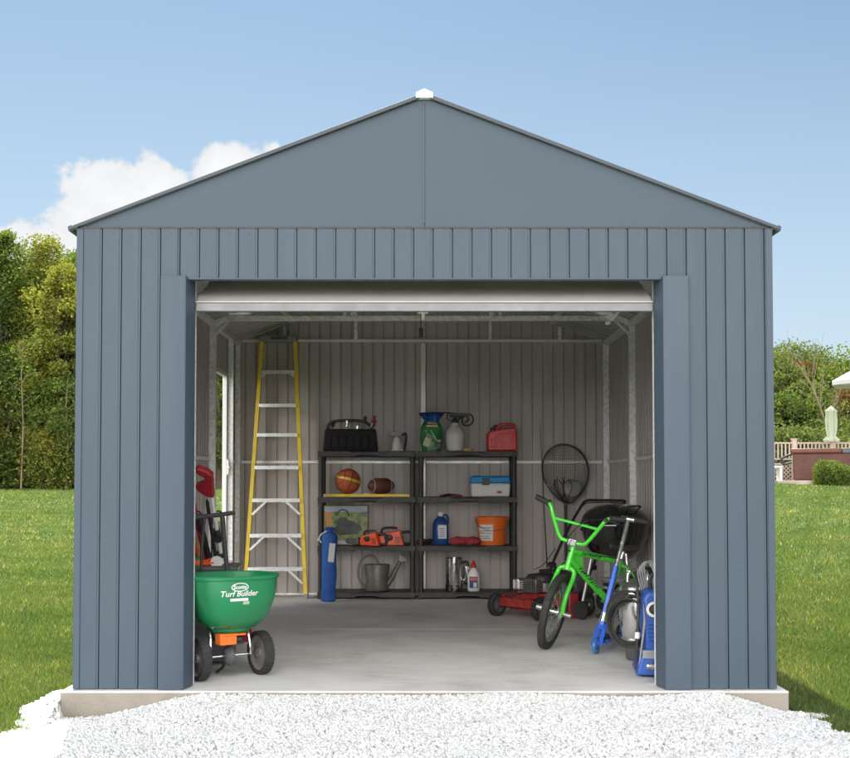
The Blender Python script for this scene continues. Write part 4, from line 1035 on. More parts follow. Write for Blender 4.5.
# --- unit B, top
def bag_mat():
    m, nt, b = new_mat('printed_seed_bag'); N, L = nt.nodes, nt.links
    tc = N.new('ShaderNodeTexCoord'); sp = N.new('ShaderNodeSeparateXYZ'); L.new(tc.outputs['Object'], sp.inputs[0])
    n1 = N.new('ShaderNodeTexNoise'); n1.inputs['Scale'].default_value = 16; n1.inputs['Detail'].default_value = 5; L.new(tc.outputs['Object'], n1.inputs['Vector'])
    ad = N.new('ShaderNodeMath'); ad.operation = 'MULTIPLY_ADD'; ad.inputs[1].default_value = 0.12; L.new(n1.outputs['Fac'], ad.inputs[0]); L.new(sp.outputs['Z'], ad.inputs[2])
    r = ramp(nt, [(0.0, (0.03, 0.12, 0.02)), (0.09, (0.02, 0.16, 0.035)), (0.20, (0.01, 0.13, 0.03)), (0.27, (0.03, 0.20, 0.05)), (0.33, (0.02, 0.10, 0.06)), (0.36, (0.005, 0.07, 0.28)), (0.46, (0.01, 0.09, 0.32))])
    r.color_ramp.interpolation = 'EASE'
    L.new(ad.outputs[0], r.inputs['Fac']); L.new(r.outputs['Color'], b.inputs['Base Color']); b.inputs['Roughness'].default_value = 0.32
    n2 = N.new('ShaderNodeTexNoise'); n2.inputs['Scale'].default_value = 14; n2.inputs['Distortion'].default_value = 1; L.new(tc.outputs['Object'], n2.inputs['Vector'])
    bp = N.new('ShaderNodeBump'); bp.inputs['Strength'].default_value = 0.6; bp.inputs['Distance'].default_value = 0.02; L.new(n2.outputs['Fac'], bp.inputs['Height']); L.new(bp.outputs['Normal'], b.inputs['Normal'])
    return m
p = on(431.5, 3, 4.82); t = thing('seed_bag', 'green and blue plastic grass seed bag, crumpled at the top, on the top shelf', 'bag', p, 0.06)
mb = MB(); n = 32; rows = 18; vs = []
for i in range(rows):
    v = i / (rows - 1); z = 0.36 * v
    hw = 0.088 + 0.018 * math.sin(PI * min(1, v * 1.25)) - 0.022 * math.exp(-((v - 0.80) / 0.09) ** 2) + 0.034 * max(0, v - 0.83) / 0.17
    th = 0.055 * (1 - v ** 3.0) ** 0.6 + 0.006
    for j in range(n):
        a_ = 2 * PI * j / n; q = (abs(math.cos(a_)) ** 3 + abs(math.sin(a_)) ** 3) ** (-1 / 3)
        vs.append((hw * math.cos(a_) * q, th * math.sin(a_) * q + 0.010 * v * math.sin(3 * a_ + 9 * v) + (0.008 * math.sin(j * 1.4) if v > .8 else 0), z + (0.008 * math.sin(j * 1.3) if v > .85 else 0)))
fs = [(i * n + j, i * n + (j + 1) % n, (i + 1) * n + (j + 1) % n, (i + 1) * n + j) for i in range(rows - 1) for j in range(n)] + [tuple(range(n - 1, -1, -1)), tuple((rows - 1) * n + j for j in range(n))]
mb.add(vs, fs); bag = mb.build('bag_body', bag_mat(), t, ang=60)
for (nm, col, c, d, rt) in (('pale_patch', (0.42, 0.38, 0.22), (-0.045, -0.0635, 0.085), (0.06, 0.002, 0.08), 0.35), ('yellow_banner', (0.50, 0.42, 0.10), (0.0, -0.0625, 0.235), (0.105, 0.002, 0.016), 0.0), ('brown_banner', (0.22, 0.07, 0.03), (0.0, -0.0635, 0.262), (0.09, 0.002, 0.020), 0.1), ('red_patch', (0.5, 0.05, 0.03), (0.066, -0.061, 0.095), (0.030, 0.002, 0.022), 0), ('dark_patch', (0.01, 0.01, 0.02), (0.066, -0.061, 0.045), (0.034, 0.002, 0.05), 0), ('green_streak', (0.02, 0.3, 0.04), (0.015, -0.0635, 0.15), (0.02, 0.002, 0.12), -0.5)):
    mb = MB(); mb.box(c, d, (0, rt, 0)); mb.build(nm, pm('print_' + nm, col, 0.35), bag)
p = on(455, 3, 4.83); t = thing('pump_sprayer', 'translucent white pump sprayer bottle with a black wand across the top shelf', 'sprayer', p, 0)
mb = MB(); mb.lathe([(0.0, 0), (0.068, 0.001), (0.080, 0.012), (0.084, 0.04), (0.090, 0.10), (0.090, 0.15), (0.080, 0.195), (0.058, 0.225), (0.037, 0.245), (0.032, 0.272), (0.0, 0.275)], n=40); mb.build('tank', M['cloud'], t)
mb = MB(); mb.lathe([(0.036, 0.268), (0.036, 0.288), (0.022, 0.298), (0.014, 0.315), (0.0, 0.318)], n=24); mb.tube([(-0.05, 0, 0.33), (0.055, 0, 0.335)], 0.011, 10); mb.cyl((0, 0, .29), (0, 0, .33), 0.012, 10); mb.build('pump', M['black'], t)
mb = MB(); mb.tube(catmull([(0.03, -0.01, 0.30), (0.10, -0.02, 0.345), (0.155, -0.02, 0.34), (0.170, -0.02, 0.285), (0.135, -0.02, 0.245), (0.085, -0.02, 0.25), (0.065, -0.03, 0.30), (0.10, -0.035, 0.335), (0.125, -0.035, 0.30), (0.09, -0.03, .27)]), 0.0075, 8); mb.build('hose', M['black'], t)
mb = MB(); mb.tube(catmull([(0.12, -0.03, 0.345), (0.04, -0.035, 0.352), (-0.10, -0.04, 0.362), (-0.24, -0.045, 0.362), (-0.33, -0.05, 0.352)]), 0.0058, 8); mb.box((0.06, -0.035, 0.346), (0.15, 0.02, 0.026), (0, 0.03, 0)); mb.build('wand', M['black'], t)
mb = MB(); mb.tube(arc((-0.045, -0.03, 0.325), 0.032, 0, 2 * PI, 16), 0.005, 6); mb.build('trigger_guard', M['black'], t)
p = on(502, 3, 4.83); t = thing('fuel_can', 'red plastic fuel can with a black cap on the top shelf', 'fuel can', p, 0)
mb = MB(); mb.prism([(x, -0.085, z) for x, z in [(-0.135, 0.0), (-0.142, 0.02), (-0.142, 0.165), (-0.12, 0.19), (-0.07, 0.20), (0.09, 0.225), (0.12, 0.22), (0.135, 0.19), (0.138, 0.02), (0.13, 0.0)]], (0, 0.17, 0)); mb.build('can', M['red'], t, bevel=0.016, seg=3)
mb = MB(); mb.tube(catmull([(-0.04, 0, 0.205), (-0.02, 0, 0.245), (0.05, 0, 0.256), (0.11, 0, 0.25), (0.12, 0, 0.22)]), 0.014, 10); mb.build('handle', M['red'], t)
mb = MB(); mb.cyl((-0.085, 0, 0.19), (-0.085, 0, 0.225), 0.024, 16); mb.cyl((-0.085, 0, 0.222), (-0.05, -0.01, 0.245), 0.012, 10); mb.build('cap', M['black'], t, bevel=0.002)
mb = MB(); mb.box((0.0, -0.0868, 0.10), (0.20, 0.004, 0.125)); mb.build('panel', M['red'], t, bevel=0.004)
p = on(468, 3, 4.74); t = thing('tape_roll', 'small flat yellow and white roll on the front edge of the shelf', 'tape', p)
mb = MB(); mb.lathe([(0.028, 0), (0.05, 0), (0.05, 0.022), (0.028, 0.022), (0.028, 0)], n=28); mb.build('roll', M['wood'], t)
# --- unit B, second
p = on(490, 2, 4.84); t = thing('cooler_box', 'small cooler with a bright blue lid and pale base', 'cooler', p, 0)
mb = MB(); mb.box((0, 0, 0.064), (0.355, 0.215, 0.128), taper=(1.04, 1.04)); CB = mb.build('base', M['cloud'], t, bevel=0.016, seg=3)
mb = MB(); mb.box((0, 0, 0.162), (0.385, 0.235, 0.070), taper=(0.93, 0.9)); mb.build('lid', M['cyan'], t, bevel=0.018, seg=3)
mb = MB(); mb.box((-0.045, -0.118, 0.142), (0.068, 0.016, 0.062)); mb.build('latch', M['black'], t, bevel=0.004)
mb = MB(); mb.ball((0.08, -0.1135, 0.045), 0.022, 16, (1.2, 0.12, 0.5)); mb.build('badge', M['dred'], CB)
p = on(451, 2, 4.80); t = thing('pruning_shears', 'flat pair of dark shears lying on the shelf left of the cooler', 'shears', p, 0.1)
mb = MB(); mb.tube(catmull([(-0.10, 0, 0.008), (-0.03, 0.03, 0.014), (0.0, 0, 0.014), (0.10, -0.03, 0.010)]), 0.009, 8); mb.build('handle', M['dred'], t)
mb = MB(); mb.tube(catmull([(-0.10, 0.05, 0.008), (-0.03, -0.01, 0.02), (0.0, 0, 0.02), (0.10, 0.03, 0.010)]), 0.010, 8); mb.build('handle', M['black'], t)
mb = MB(); mb.box((0.06, 0, 0.012), (0.12, 0.03, 0.006)); mb.build('blade', M['dgrey'], t)
# --- unit B, third
p = on(440.5, 1, 4.83); t = thing('fluid_jug', 'blue washer fluid jug with a white cap and pale label', 'jug', p, 0)
mb = MB(); mb.lathe([(0.0, 0), (0.066, 0.001), (0.074, 0.012), (0.076, 0.10), (0.074, 0.195), (0.058, 0.235), (0.028, 0.262), (0.024, 0.285), (0.0, 0.285)], n=36, pw=3.0, sy=0.85); mb.build('jug_body', M['bluejug'], t)
mb = MB(); mb.lathe([(0.027, 0.27), (0.027, 0.305), (0.0, 0.308)], n=20); mb.build('cap', M['white'], t)
mb = MB(); mb.lathe([(0.024, 0.262), (0.045, 0.243), (0.0565, 0.2355)], n=28, pw=2.6, sy=.85); mb.tube(catmull([(0.02, 0, 0.275), (0.055, 0, 0.28), (0.07, 0, 0.245), (0.068, 0, 0.20)]), 0.010, 8); mb.build('neck_and_grip', M['bluejug'], t)
mb = MB(); mb.box((0.016, -0.0655, 0.125), (0.078, 0.003, 0.125)); lb = mb.build('label', M['paper'], t)
for k in range(5):
    mb = MB(); mb.box((0.014, -0.0675, 0.085 + k * 0.018), (0.055 - 0.008 * (k % 3), 0.001, 0.006)); mb.build('print_line', M['grey'] if k % 2 else M['bluep'], lb)
p = on(465, 1, 4.76); t = thing('cloth_roll', 'rolled faded red cloth between the blue jug and orange bucket', 'cloth', p, 0.03)
mb = MB(); n = 20; vs = []; rows = 22
for i in range(rows):
    x = -0.145 + 0.29 * i / (rows - 1); e = 1 - abs(2 * i / (rows - 1) - 1) ** 6
    for j in range(n):
        a_ = 2 * PI * j / n; r_ = (0.036 + 0.004 * math.sin(3 * a_ + x * 40) + 0.003 * math.sin(x * 90 + a_)) * (0.45 + 0.55 * e)
        vs.append((x, r_ * 1.5 * math.cos(a_), max(0.0, 0.040 + r_ * 1.1 * math.sin(a_))))
fs = [(i * n + j, i * n + (j + 1) % n, (i + 1) * n + (j + 1) % n, (i + 1) * n + j) for i in range(rows - 1) for j in range(n)] + [tuple(range(n - 1, -1, -1)), tuple((rows - 1) * n + j for j in range(n))]
mb.add(vs, fs); mb.build('roll', M['cloth'], t, ang=60)
p = on(492, 1, 4.84); t = thing('bucket', 'orange plastic bucket with a white printed label and wire handle', 'bucket', p, 0)
mb = MB(); mb.lathe([(0.0, 0), (0.122, 0.001), (0.126, 0.01), (0.144, 0.225), (0.152, 0.228), (0.154, 0.245), (0.160, 0.250), (0.160, 0.262), (0.150, 0.266), (0.144, 0.258), (0.122, 0.012), (0.0, 0.010)], n=48); mb.build('pail', M['orange'], t)
mb = MB(); vs = []
for i in range(13):
    a_ = R(-150 + i * 5.0)
    for z in (0.045, 0.195): r_ = 0.1265 + 0.018 * z / 0.225 + 0.0035; vs.append((r_ * math.cos(a_), r_ * math.sin(a_), z))
mb.add(vs, [(2 * i, 2 * i + 2, 2 * i + 3, 2 * i + 1) for i in range(12)]); lb = mb.build('label', M['paper'], t)
mb = MB()
for k, z in enumerate((0.065, 0.085, 0.115, 0.135, 0.165)):
    vs = []
    for i in range(10):
        a_ = R(-147 + i * (4.6 if k % 2 else 5.4))
        for zz in (z - 0.004, z + 0.004): r_ = 0.1265 + 0.018 * zz / 0.225 + 0.0045; vs.append((r_ * math.cos(a_), r_ * math.sin(a_), zz))
    mb.add(vs, [(2 * i, 2 * i + 2, 2 * i + 3, 2 * i + 1) for i in range(9)])
mb.build('printed_lines', M['grey'], lb)
mb = MB(); mb.tube([(0.158 * math.cos(u), -0.162 * math.sin(u), 0.240 - 0.10 * math.sin(u)) for u in np.linspace(0, PI, 20)], 0.003, 6); mb.build('wire_handle', M['steel'], t)
p = on(426, 1, 4.84); t = thing('work_gloves', 'dark red and black work gloves heaped beside the blue jug', 'gloves', p, 0.4)
mb = MB(); mb.ball((0, 0, 0.028), 0.05, 16, (1.2, 0.9, 0.5)); mb.ball((0.03, -0.03, 0.045), 0.03, 14, (1.2, 0.8, 0.5)); mb.build('glove', M['bagblack'], t)
mb = MB()
for k in range(4): mb.tube(catmull([(-0.02, -0.03 + k * 0.02, 0.05), (-0.06, -0.035 + k * 0.022, 0.045), (-0.085, -0.04 + k * 0.024, 0.015)]), 0.010, 8)
mb.build('glove_fingers', M['dred'], t)
# --- unit B, lowest
p = on(454, 0, 4.84); t = thing('charcoal_chimney', 'shiny steel charcoal chimney starter with a dark handle', 'chimney starter', p, 0)
mb = MB(); mb.lathe([(0.078, 0), (0.080, 0.004), (0.080, 0.305), (0.083, 0.308), (0.078, 0.31), (0.075, 0.30), (0.075, 0.005)], n=40); mb.build('cylinder', M['chrome'], t)
mb = MB()
for k in range(10): a_ = 2 * PI * k / 10; mb.cyl((0.0785 * math.cos(a_), 0.0785 * math.sin(a_), 0.05), (0.0812 * math.cos(a_), 0.0812 * math.sin(a_), 0.05), 0.010, 12)
mb.build('air_holes', M['black'], t)
mb = MB(); mb.tube(catmull([(0.08, 0, 0.26), (0.12, -0.01, 0.27), (0.135, -0.01, 0.20), (0.13, -0.01, 0.08), (0.09, 0, 0.07)]), 0.012, 10); mb.build('handle', M['black'], t)
mb = MB(); mb.tube(catmull([(0.08, -0.02, 0.24), (0.11, -0.03, 0.22), (0.105, -0.03, 0.12), (0.08, -0.02, 0.10)]), 0.005, 8); mb.build('heat_shield', M['chrome'], t)
p = on(473.5, 0, 4.80); t = thing('lighter_fluid_bottle', 'white squeeze bottle with a red cap beside the steel chimney', 'bottle', p, 0)
mb = MB(); mb.lathe([(0.0, 0), (0.050, 0.001), (0.056, 0.01), (0.057, 0.125), (0.050, 0.165), (0.028, 0.205), (0.019, 0.222), (0.0, 0.224)], n=32, sy=0.62, pw=2.6); mb.build('bottle_body', M['white'], t)
mb = MB(); mb.lathe([(0.022, 0.218), (0.024, 0.25), (0.012, 0.262), (0.008, 0.285), (0.0, 0.287)], n=20); mb.build('cap', M['red'], t)
mb = MB(); mb.box((-0.002, -0.0362, 0.085), (0.078, 0.003, 0.105)); lb = mb.build('label', M['bluejug'], t)
mb = MB(); mb.box((0, -0.0386, 0.115), (0.066, 0.001, 0.026)); mb.build('label_band', M['orangered'], lb)
mb = MB(); mb.box((0.012, -0.0386, 0.06), (0.030, 0.001, 0.045)); mb.build('label_panel', M['paper'], lb)
mb = MB(); mb.tube(catmull([(-0.04, 0, 0.20), (-0.06, 0, 0.23), (-0.055, 0, 0.16), (-0.05, 0, 0.13)]), 0.007, 8); mb.build('grip', M['white'], t)

# ================================================================== LANDING NET
nb = at(566, 503, 4.97); 
NT = thing('landing_net', 'fishing landing net with a dark hoop and sagging mesh on the back wall', 'fishing net', (nb.x, 4.97, 0), rot=(R(-1), 0, 0))
cz = at(566, 470, 4.97).z; RX, RZ = 0.222, 0.245
def hoop(t):   # teardrop
    x = RX * math.sin(t); z = cz + RZ * math.cos(t) * (1.0 if math.cos(t) > 0 else 1.28)
    if math.cos(t) < 0: x *= (1 - 0.25 * math.cos(t) ** 2)
    return Vector((x - 0.02 * math.cos(t), 0.02 * math.sin(t), z))
mb = MB(); mb.tube([hoop(2 * PI * i / 56) for i in range(56)], 0.0095, 10, closed=True); mb.build('hoop', M['dgrey'], NT)
mb = MB(); mb.tube([(0.0, 0, 0.01), (0, 0, cz - RZ * 1.28 + 0.02)], 0.014, 12); mb.build('pole', M['black'], NT)
mb = MB(); mb.tube(catmull([hoop(R(245)) + Vector((0, -0.02, 0)), hoop(R(225)) + Vector((0.03, -0.03, 0)), Vector((-0.03, -0.03, cz - RZ * 1.05)), Vector((-0.002, -0.02, cz - RZ * 1.35))]), 0.006, 8); mb.build('yoke', M['chrome'], NT)
# net bag: curved sheet of cords hanging in the hoop
nu, nv = 22, 24; mb = MB()
def netp(i, j):
    u = -1 + 2 * i / nu; v = -1 + 2 * j / nv
    r_ = math.hypot(u, v)
    uu, vv = u * math.sqrt(max(0, 1 - v * v / 2)), v * math.sqrt(max(0, 1 - u * u / 2))
    rr = min(1, math.hypot(uu, vv))
    sag = (1 - rr * rr)
    return Vector((uu * RX * (1.0 - 0.12 * max(0, -vv)), -0.01 - 0.07 * sag, cz + vv * RZ * (1.22 if vv < 0 else 1.0) - 0.10 * sag))
for i in range(nu + 1): mb.tube([netp(i, j) for j in range(nv + 1)], 0.0013, 3, caps=False)
for j in range(nv + 1): mb.tube([netp(i, j) for i in range(nu + 1)], 0.0013, 3, caps=False)
mb.build('mesh_bag', M['black'], NT)
mb = MB()
for q in range(9):
    x0 = random.uniform(-0.13, 0.13); mb.tube(catmull([(x0, -0.08, cz - 0.06 - random.uniform(0, .06)), (x0 * .8 + random.uniform(-.03, .03), -0.10, cz - 0.17), (x0 * .5, -0.09, cz - 0.27), (x0 * .3 + .02, -0.05, cz - 0.31)]), 0.004, 5)
mb.build('slack_netting', M['black'], NT)
mb = MB(); c = at(572, 488, 4.93); mb.lathe([(0.0, 0), (0.075, 0.002), (0.085, 0.012), (0.07, 0.02), (0.0, 0.022)], (c.x - nb.x, -0.06, c.z), (0.1, -1, 0.2), 28)
fl = mb.build('float_disc', M['grey'], NT)
FRD, L_ = leaned('fishing_rod', 'thin dark fishing rod leaning on the back wall left of the net', 'fishing rod', at(540, 424, 5.06), onfloor(549, 604))
mb = MB(); mb.tube([(0, 0, 0.0), (0, 0, 0.4), (0, 0, L_)], [0.009, 0.006, 0.002], 8); mb.build('blank', M['black'], FRD)
mb = MB(); mb.tube([(0, 0, 0.02), (0, 0, 0.34)], [0.013, 0.012], 10); mb.build('grip', M['wood'], FRD)
mb = MB()
for k in range(6): mb.ring((0, -0.010, 0.5 + k * (L_ - .52) / 5), (0, 0, 1), 0.009 - 0.001 * k, 0.0014, 12, 5)
mb.build('line_guides', M['steel'], FRD)
mb = MB(); mb.cyl((-0.02, -0.05, 0.26), (0.03, -0.05, 0.26), 0.026, 16); mb.cyl((0, -0.03, 0.26), (0, 0, 0.26), 0.006, 8); mb.build('reel', M['dgrey'], FRD)

# ================================================================== MOWER
fw = Vector((-0.75, -0.66, 0)).normalized(); MC = Vector((0.965, 3.36, 0))
MW = thing('lawn_mower', 'red push lawn mower with a black handle parked behind the green bicycle', 'lawn mower', MC, math.atan2(fw.y, fw.x))
for sx in (0.27, -0.27):
    for sy in (0.24, -0.24):
        mb = MB(); r_ = 0.093; mb.lathe([(0.062, -0.022), (0.080, -0.026), (0.091, -0.018), (0.094, 0), (0.091, 0.018), (0.080, 0.026), (0.062, 0.022), (0.062, -0.022)], (sx, sy, r_), (0, 1, 0), 36)
        for i in range(26):
            a_ = 2 * PI * i / 26; mb.box((sx + math.cos(a_) * 0.0935, sy, r_ + math.sin(a_) * 0.0935), (0.004, 0.036, 0.010), Euler((0, -a_, 0)).to_matrix())
        W = mb.build('wheel', M['rubber'], MW)
        mb = MB(); mb.lathe([(0.0, -0.026), (0.018, -0.026), (0.022, -0.012), (0.055, -0.006), (0.064, -0.020), (0.064, 0.02), (0.055, 0.006), (0.022, 0.012), (0.018, 0.026), (0.0, 0.026)], (sx, sy, r_), (0, 1, 0), 30); mb.build('rim', M['dgrey'], W)
        mb = MB(); mb.cyl((sx, sy - .030 * (1 if sy < 0 else -1) * 1.0, r_), (sx, sy + (0.032 if sy > 0 else -0.032), r_), 0.013, 12); mb.build('hub_cap', M['galvw'], W)
mb = MB()
n = 40; prof = [(0.255, 0.075), (0.262, 0.085), (0.262, 0.145), (0.240, 0.165), (0.17, 0.180), (0.15, 0.205), (0.0, 0.21)]
mb.lathe(prof, (0, 0, -0.015), (0, 0, 1), 44, sx=0.98, sy=0.80, pw=3.0); mb.build('deck', M['redp'], MW, ang=45)
mb = MB()
for sy in (-0.2, 0.2): mb.box((0.0, sy, 0.165), (0.50, 0.03, 0.02)); 
mb.box((0.27, 0, 0.12), (0.03, 0.40, 0.07)); mb.build('deck_trim', M['redp'], MW, bevel=0.005)
mb = MB(); mb.box((0.0, 0, 0.086), (0.54, 0.43, 0.02)); mb.build('underskirt', M['black'], MW, bevel=0.004)
mb = MB(); mb.cyl((0, 0, 0.20), (0, 0, 0.275), 0.115, 28); mb.box((0.10, 0.02, 0.25), (0.12, 0.13, 0.11)); 
for k in range(6): mb.box((0.13 + 0.0 * k, 0.02, 0.205 + k * 0.018), (0.14, 0.145, 0.006))
mb.cyl((0.05, -0.135, .25), (0.12, -0.135, .25), 0.055, 20); mb.build('engine', M['steel'], MW, bevel=0.003)
mb = MB(); mb.box((0.11, -0.13, 0.255), (0.11, 0.05, 0.10)); mb.build('muffler', M['chrome'], MW, bevel=0.012)
mb = MB(); mb.lathe([(0.125, 0.275), (0.128, 0.30), (0.11, 0.335), (0.04, 0.345), (0.0, 0.345)], n=30); mb.box((-0.09, 0.02, 0.33), (0.12, 0.16, 0.08)); mb.cyl((-0.1, 0.04, .36), (-0.1, .04, .395), 0.03, 14); mb.build('engine_cover', M['black'], MW, bevel=0.006)
mb = MB(); mb.box((0.155, -0.13, 0.255), (0.02, 0.07, 0.075)); mb.build('air_filter', M['galvw'], MW, bevel=0.006)
mb = MB(); 
for sy in (-0.22, 0.22): mb.tube(catmull([(-0.20, sy, 0.15), (-0.27, sy, 0.22), (-0.34, sy, 0.34), (-0.56, sy, 0.66), (-0.75, sy, 0.875), (-0.80, sy * .98, 0.915), (-0.815, sy * .86, 0.925)]), 0.0125, 10)
mb.tube([(-0.815, -0.19, 0.925), (-0.815, 0.19, 0.925)], 0.0125, 10); mb.tube(catmull([(-0.74, -0.22, .86), (-0.80, -.19, .90), (-0.80, 0, .905), (-0.80, .19, .90), (-0.74, .22, .86)]), 0.005, 6)
mb.build('push_handle', M['black'], MW)
mb = MB(); mb.tube(catmull([(-0.02, 0.1, 0.37), (-0.2, 0.18, 0.48), (-0.45, 0.225, 0.56), (-0.60, 0.23, 0.75)]), 0.0035, 6); mb.tube(catmull([(0.0, -0.08, 0.37), (-0.2, -0.16, 0.40), (-0.40, -0.21, 0.52)]), 0.0035, 6); mb.build('cables', M['black'], MW)
mb = MB(); mb.box((-0.34, 0, 0.22), (0.20, 0.34, 0.20), (0, 0.35, 0), taper=(0.9, 0.9)); mb.build('rear_flap', M['dgrey'], MW, bevel=0.02)
mb = MB()
for sy in (-0.22, 0.22): mb.cyl((-0.37, sy - 0.03, 0.385), (-0.37, sy + 0.03, 0.385), 0.022, 10)
mb.build('handle_knob', M['black'], MW)

# ================================================================== KETTLE GRILL
GX_, GY_ = at(615, 525, 3.05).x, 3.05
GR = thing('kettle_grill', 'glossy black kettle barbecue on thin legs behind the green bicycle', 'grill', (GX_, GY_, 0), 0.5)
rz0 = 0.745; gr = 0.278
mb = MB(); mb.lathe([(0.0, rz0 - 0.295), (0.07, rz0 - 0.288), (0.15, rz0 - 0.25), (0.215, rz0 - 0.18), (0.255, rz0 - 0.09), (0.268, rz0 - 0.01), (0.272, rz0), (0.262, rz0)], n=56); mb.build('bowl', M['enamel'], GR, ang=60)
mb = MB(); mb.lathe([(0.268, rz0 - 0.004), (0.280, rz0), (0.281, rz0 + 0.018), (0.268, rz0 + 0.028), (0.255, rz0 + 0.07), (0.215, rz0 + 0.115), (0.145, rz0 + 0.150), (0.07, rz0 + 0.166), (0.0, rz0 + 0.170)], n=56); lid = mb.build('lid', M['enamel'], GR, ang=60)
mb = MB(); mb.tube(catmull([(-0.05, -0.21, rz0 + 0.12), (-0.05, -0.245, rz0 + 0.15), (0.05, -0.245, rz0 + 0.15), (0.05, -0.21, rz0 + 0.12)]), 0.008, 8); mb.build('lid_handle', M['black'], lid)
mb = MB(); mb.lathe([(0.0, 0), (0.035, 0.002), (0.035, 0.006), (0.0, 0.007)], (0.08, -0.1, rz0 + 0.148), (0.25, -0.3, 1), 20); mb.build('lid_vent', M['alu'], lid)
for k in range(3):
    a_ = R(-100 + 120 * k); mb = MB(); mb.cyl((0.17 * math.cos(a_), 0.17 * math.sin(a_), rz0 - 0.19), (0.27 * math.cos(a_), 0.27 * math.sin(a_), 0.02 if k == 0 else 0.07), 0.0125, 12); mb.build('leg', M['alu'], GR)
    if k:
        mb = MB(); c = Vector((0.27 * math.cos(a_), 0.27 * math.sin(a_), 0.075)); mb.lathe([(0.0, -0.012), (0.05, -0.012), (0.072, -0.016), (0.075, 0), (0.072, 0.016), (0.05, 0.012), (0.0, 0.012)], c, (math.cos(R(20)), math.sin(R(20)), 0), 28); mb.build('wheel', M['rubber'], GR)
mb = MB(); mb.lathe([(0.0, 0.30), (0.11, 0.305), (0.13, 0.325), (0.128, 0.33), (0.10, 0.312), (0, .31)], n=30); mb.build('ash_pan', M['alu'], GR)
for s_ in (-1, 1):
    mb = MB(); mb.tube(catmull([(s_ * 0.266, -0.05, rz0 - 0.03), (s_ * 0.262 * 1.13, -0.045, rz0 - 0.03), (s_ * 0.262 * 1.13, 0.045, rz0 - 0.03), (s_ * 0.266, 0.05, rz0 - 0.03)]), 0.008, 8); mb.build('side_handle', M['black'], GR)
# red jug behind the bike
p = onfloor(571, 618); t = thing('red_jug', 'tall dark red plastic jug on the floor behind the bicycle fork', 'jug', (p.x, p.y, 0), 0.3)
mb = MB(); mb.box((0, 0, 0.105), (0.10, 0.13, 0.21), taper=(0.9, .9)); mb.build('jug_body', M['dred'], t, bevel=0.015, seg=3)
mb = MB(); mb.cyl((0, .02, 0.205), (0, .02, 0.24), 0.022, 14); mb.tube(catmull([(0, -.06, .19), (0, -.06, .235), (0, -.01, .24)]), .009, 8); mb.build('cap_and_grip', M['black'], t)

# ================================================================== BMX
RH = Vector((1.515, 1.99, 0)); FH = Vector((0.815, 1.49, 0)); hd = (FH - RH).normalized()
BK = thing('bmx_bicycle', 'lime green bmx bicycle with black tyres leaning with its front wheel turned', 'bicycle', RH, rot=(R(-6), 0, math.atan2(hd.y, hd.x)))
WB = (FH - RH).length; WR = 0.25
def wheel(parent, X, c, ax):
    """tyre, rim, spokes and hub round centre c, axis ax, all moved by X"""
    z = Vector(ax).normalized()
    mb = MB(); mb.X = X; mb.lathe([(0.196, -0.012), (0.203, -0.021), (0.222, -0.027), (0.240, -0.022), (0.249, -0.010), (0.2505, 0), (0.249, 0.010), (0.240, 0.022), (0.222, 0.027), (0.203, 0.021), (0.196, 0.012), (0.196, -0.012)], c, ax, 72)
    x = z.orthogonal().normalized(); y = z.cross(x)
    for i in range(64):
        a_ = 2 * PI * i / 64
        d = x * math.cos(a_) + y * math.sin(a_); tt = z.cross(d)
        for s_ in (-1, 1):
            E = Matrix((tt, z, d)).transposed(); mb.box(Vector(c) + d * 0.2455 + z * (s_ * 0.013) + tt * (0.006 * s_), (0.010, 0.014, 0.006), E)
    W = mb.build('wheel', M['rubber'], parent)
    mb = MB(); mb.X = X; mb.lathe([(0.182, -0.009), (0.190, -0.016), (0.203, -0.016), (0.203, 0.016), (0.190, 0.016), (0.182, 0.009), (0.182, -0.009)], c, ax, 60); mb.build('rim', M['steel'], W)
    mb = MB(); mb.X = X
    for i in range(36):
        a_ = 2 * PI * i / 36; b_ = a_ + (0.55 if i % 4 < 2 else -0.55); s_ = 1 if i % 2 else -1
        mb.tube([Vector(c) + z * (s_ * 0.028) + (x * math.cos(b_) + y * math.sin(b_)) * 0.022, Vector(c) + (x * math.cos(a_) + y * math.sin(a_)) * 0.186], 0.0017, 4, caps=False)
    mb.build('spokes', M['chrome'], W)
    mb = MB(); mb.X = X; mb.cyl(Vector(c) - z * 0.035, Vector(c) + z * 0.035, 0.017, 16); mb.cyl(Vector(c) - z * 0.030, Vector(c) - z * 0.026, 0.028, 16); mb.cyl(Vector(c) + z * 0.030, Vector(c) + z * 0.026, 0.028, 16); mb.build('hub', M['chrome'], W)
    return W
wheel(BK, Matrix.Identity(4), (0, 0, WR), (0, 1, 0))
HT = R(16); hb = Vector((WB - 0.035 - 0.30 * math.tan(HT), 0, 0.55)); axis = Vector((-math.sin(HT), 0, math.cos(HT))); ht = hb + axis * 0.115
STEER = R(32); SX = Matrix.Translation(hb) @ Matrix.Rotation(STEER, 4, axis) @ Matrix.Translation(-hb)
FWc = Vector((WB, 0, WR))
lift = (SX @ FWc)
wheel(BK, SX, FWc, (0, 1, 0))
bb = Vector((0.355, 0, 0.285)); st = Vector((0.265, 0, 0.545))
mb = MB()
mb.tube([hb - axis * 0.004, hb + axis * 0.119], 0.021, 18)
mb.tube([hb + axis * 0.03, bb], 0.0235, 16); mb.tube([hb + axis * 0.088, st], 0.0215, 16); mb.tube([bb, st + (st - bb).normalized() * 0.02], 0.0165, 16)
mb.tube([bb + Vector((0, -0.035, 0)), bb + Vector((0, 0.035, 0))], 0.024, 18)
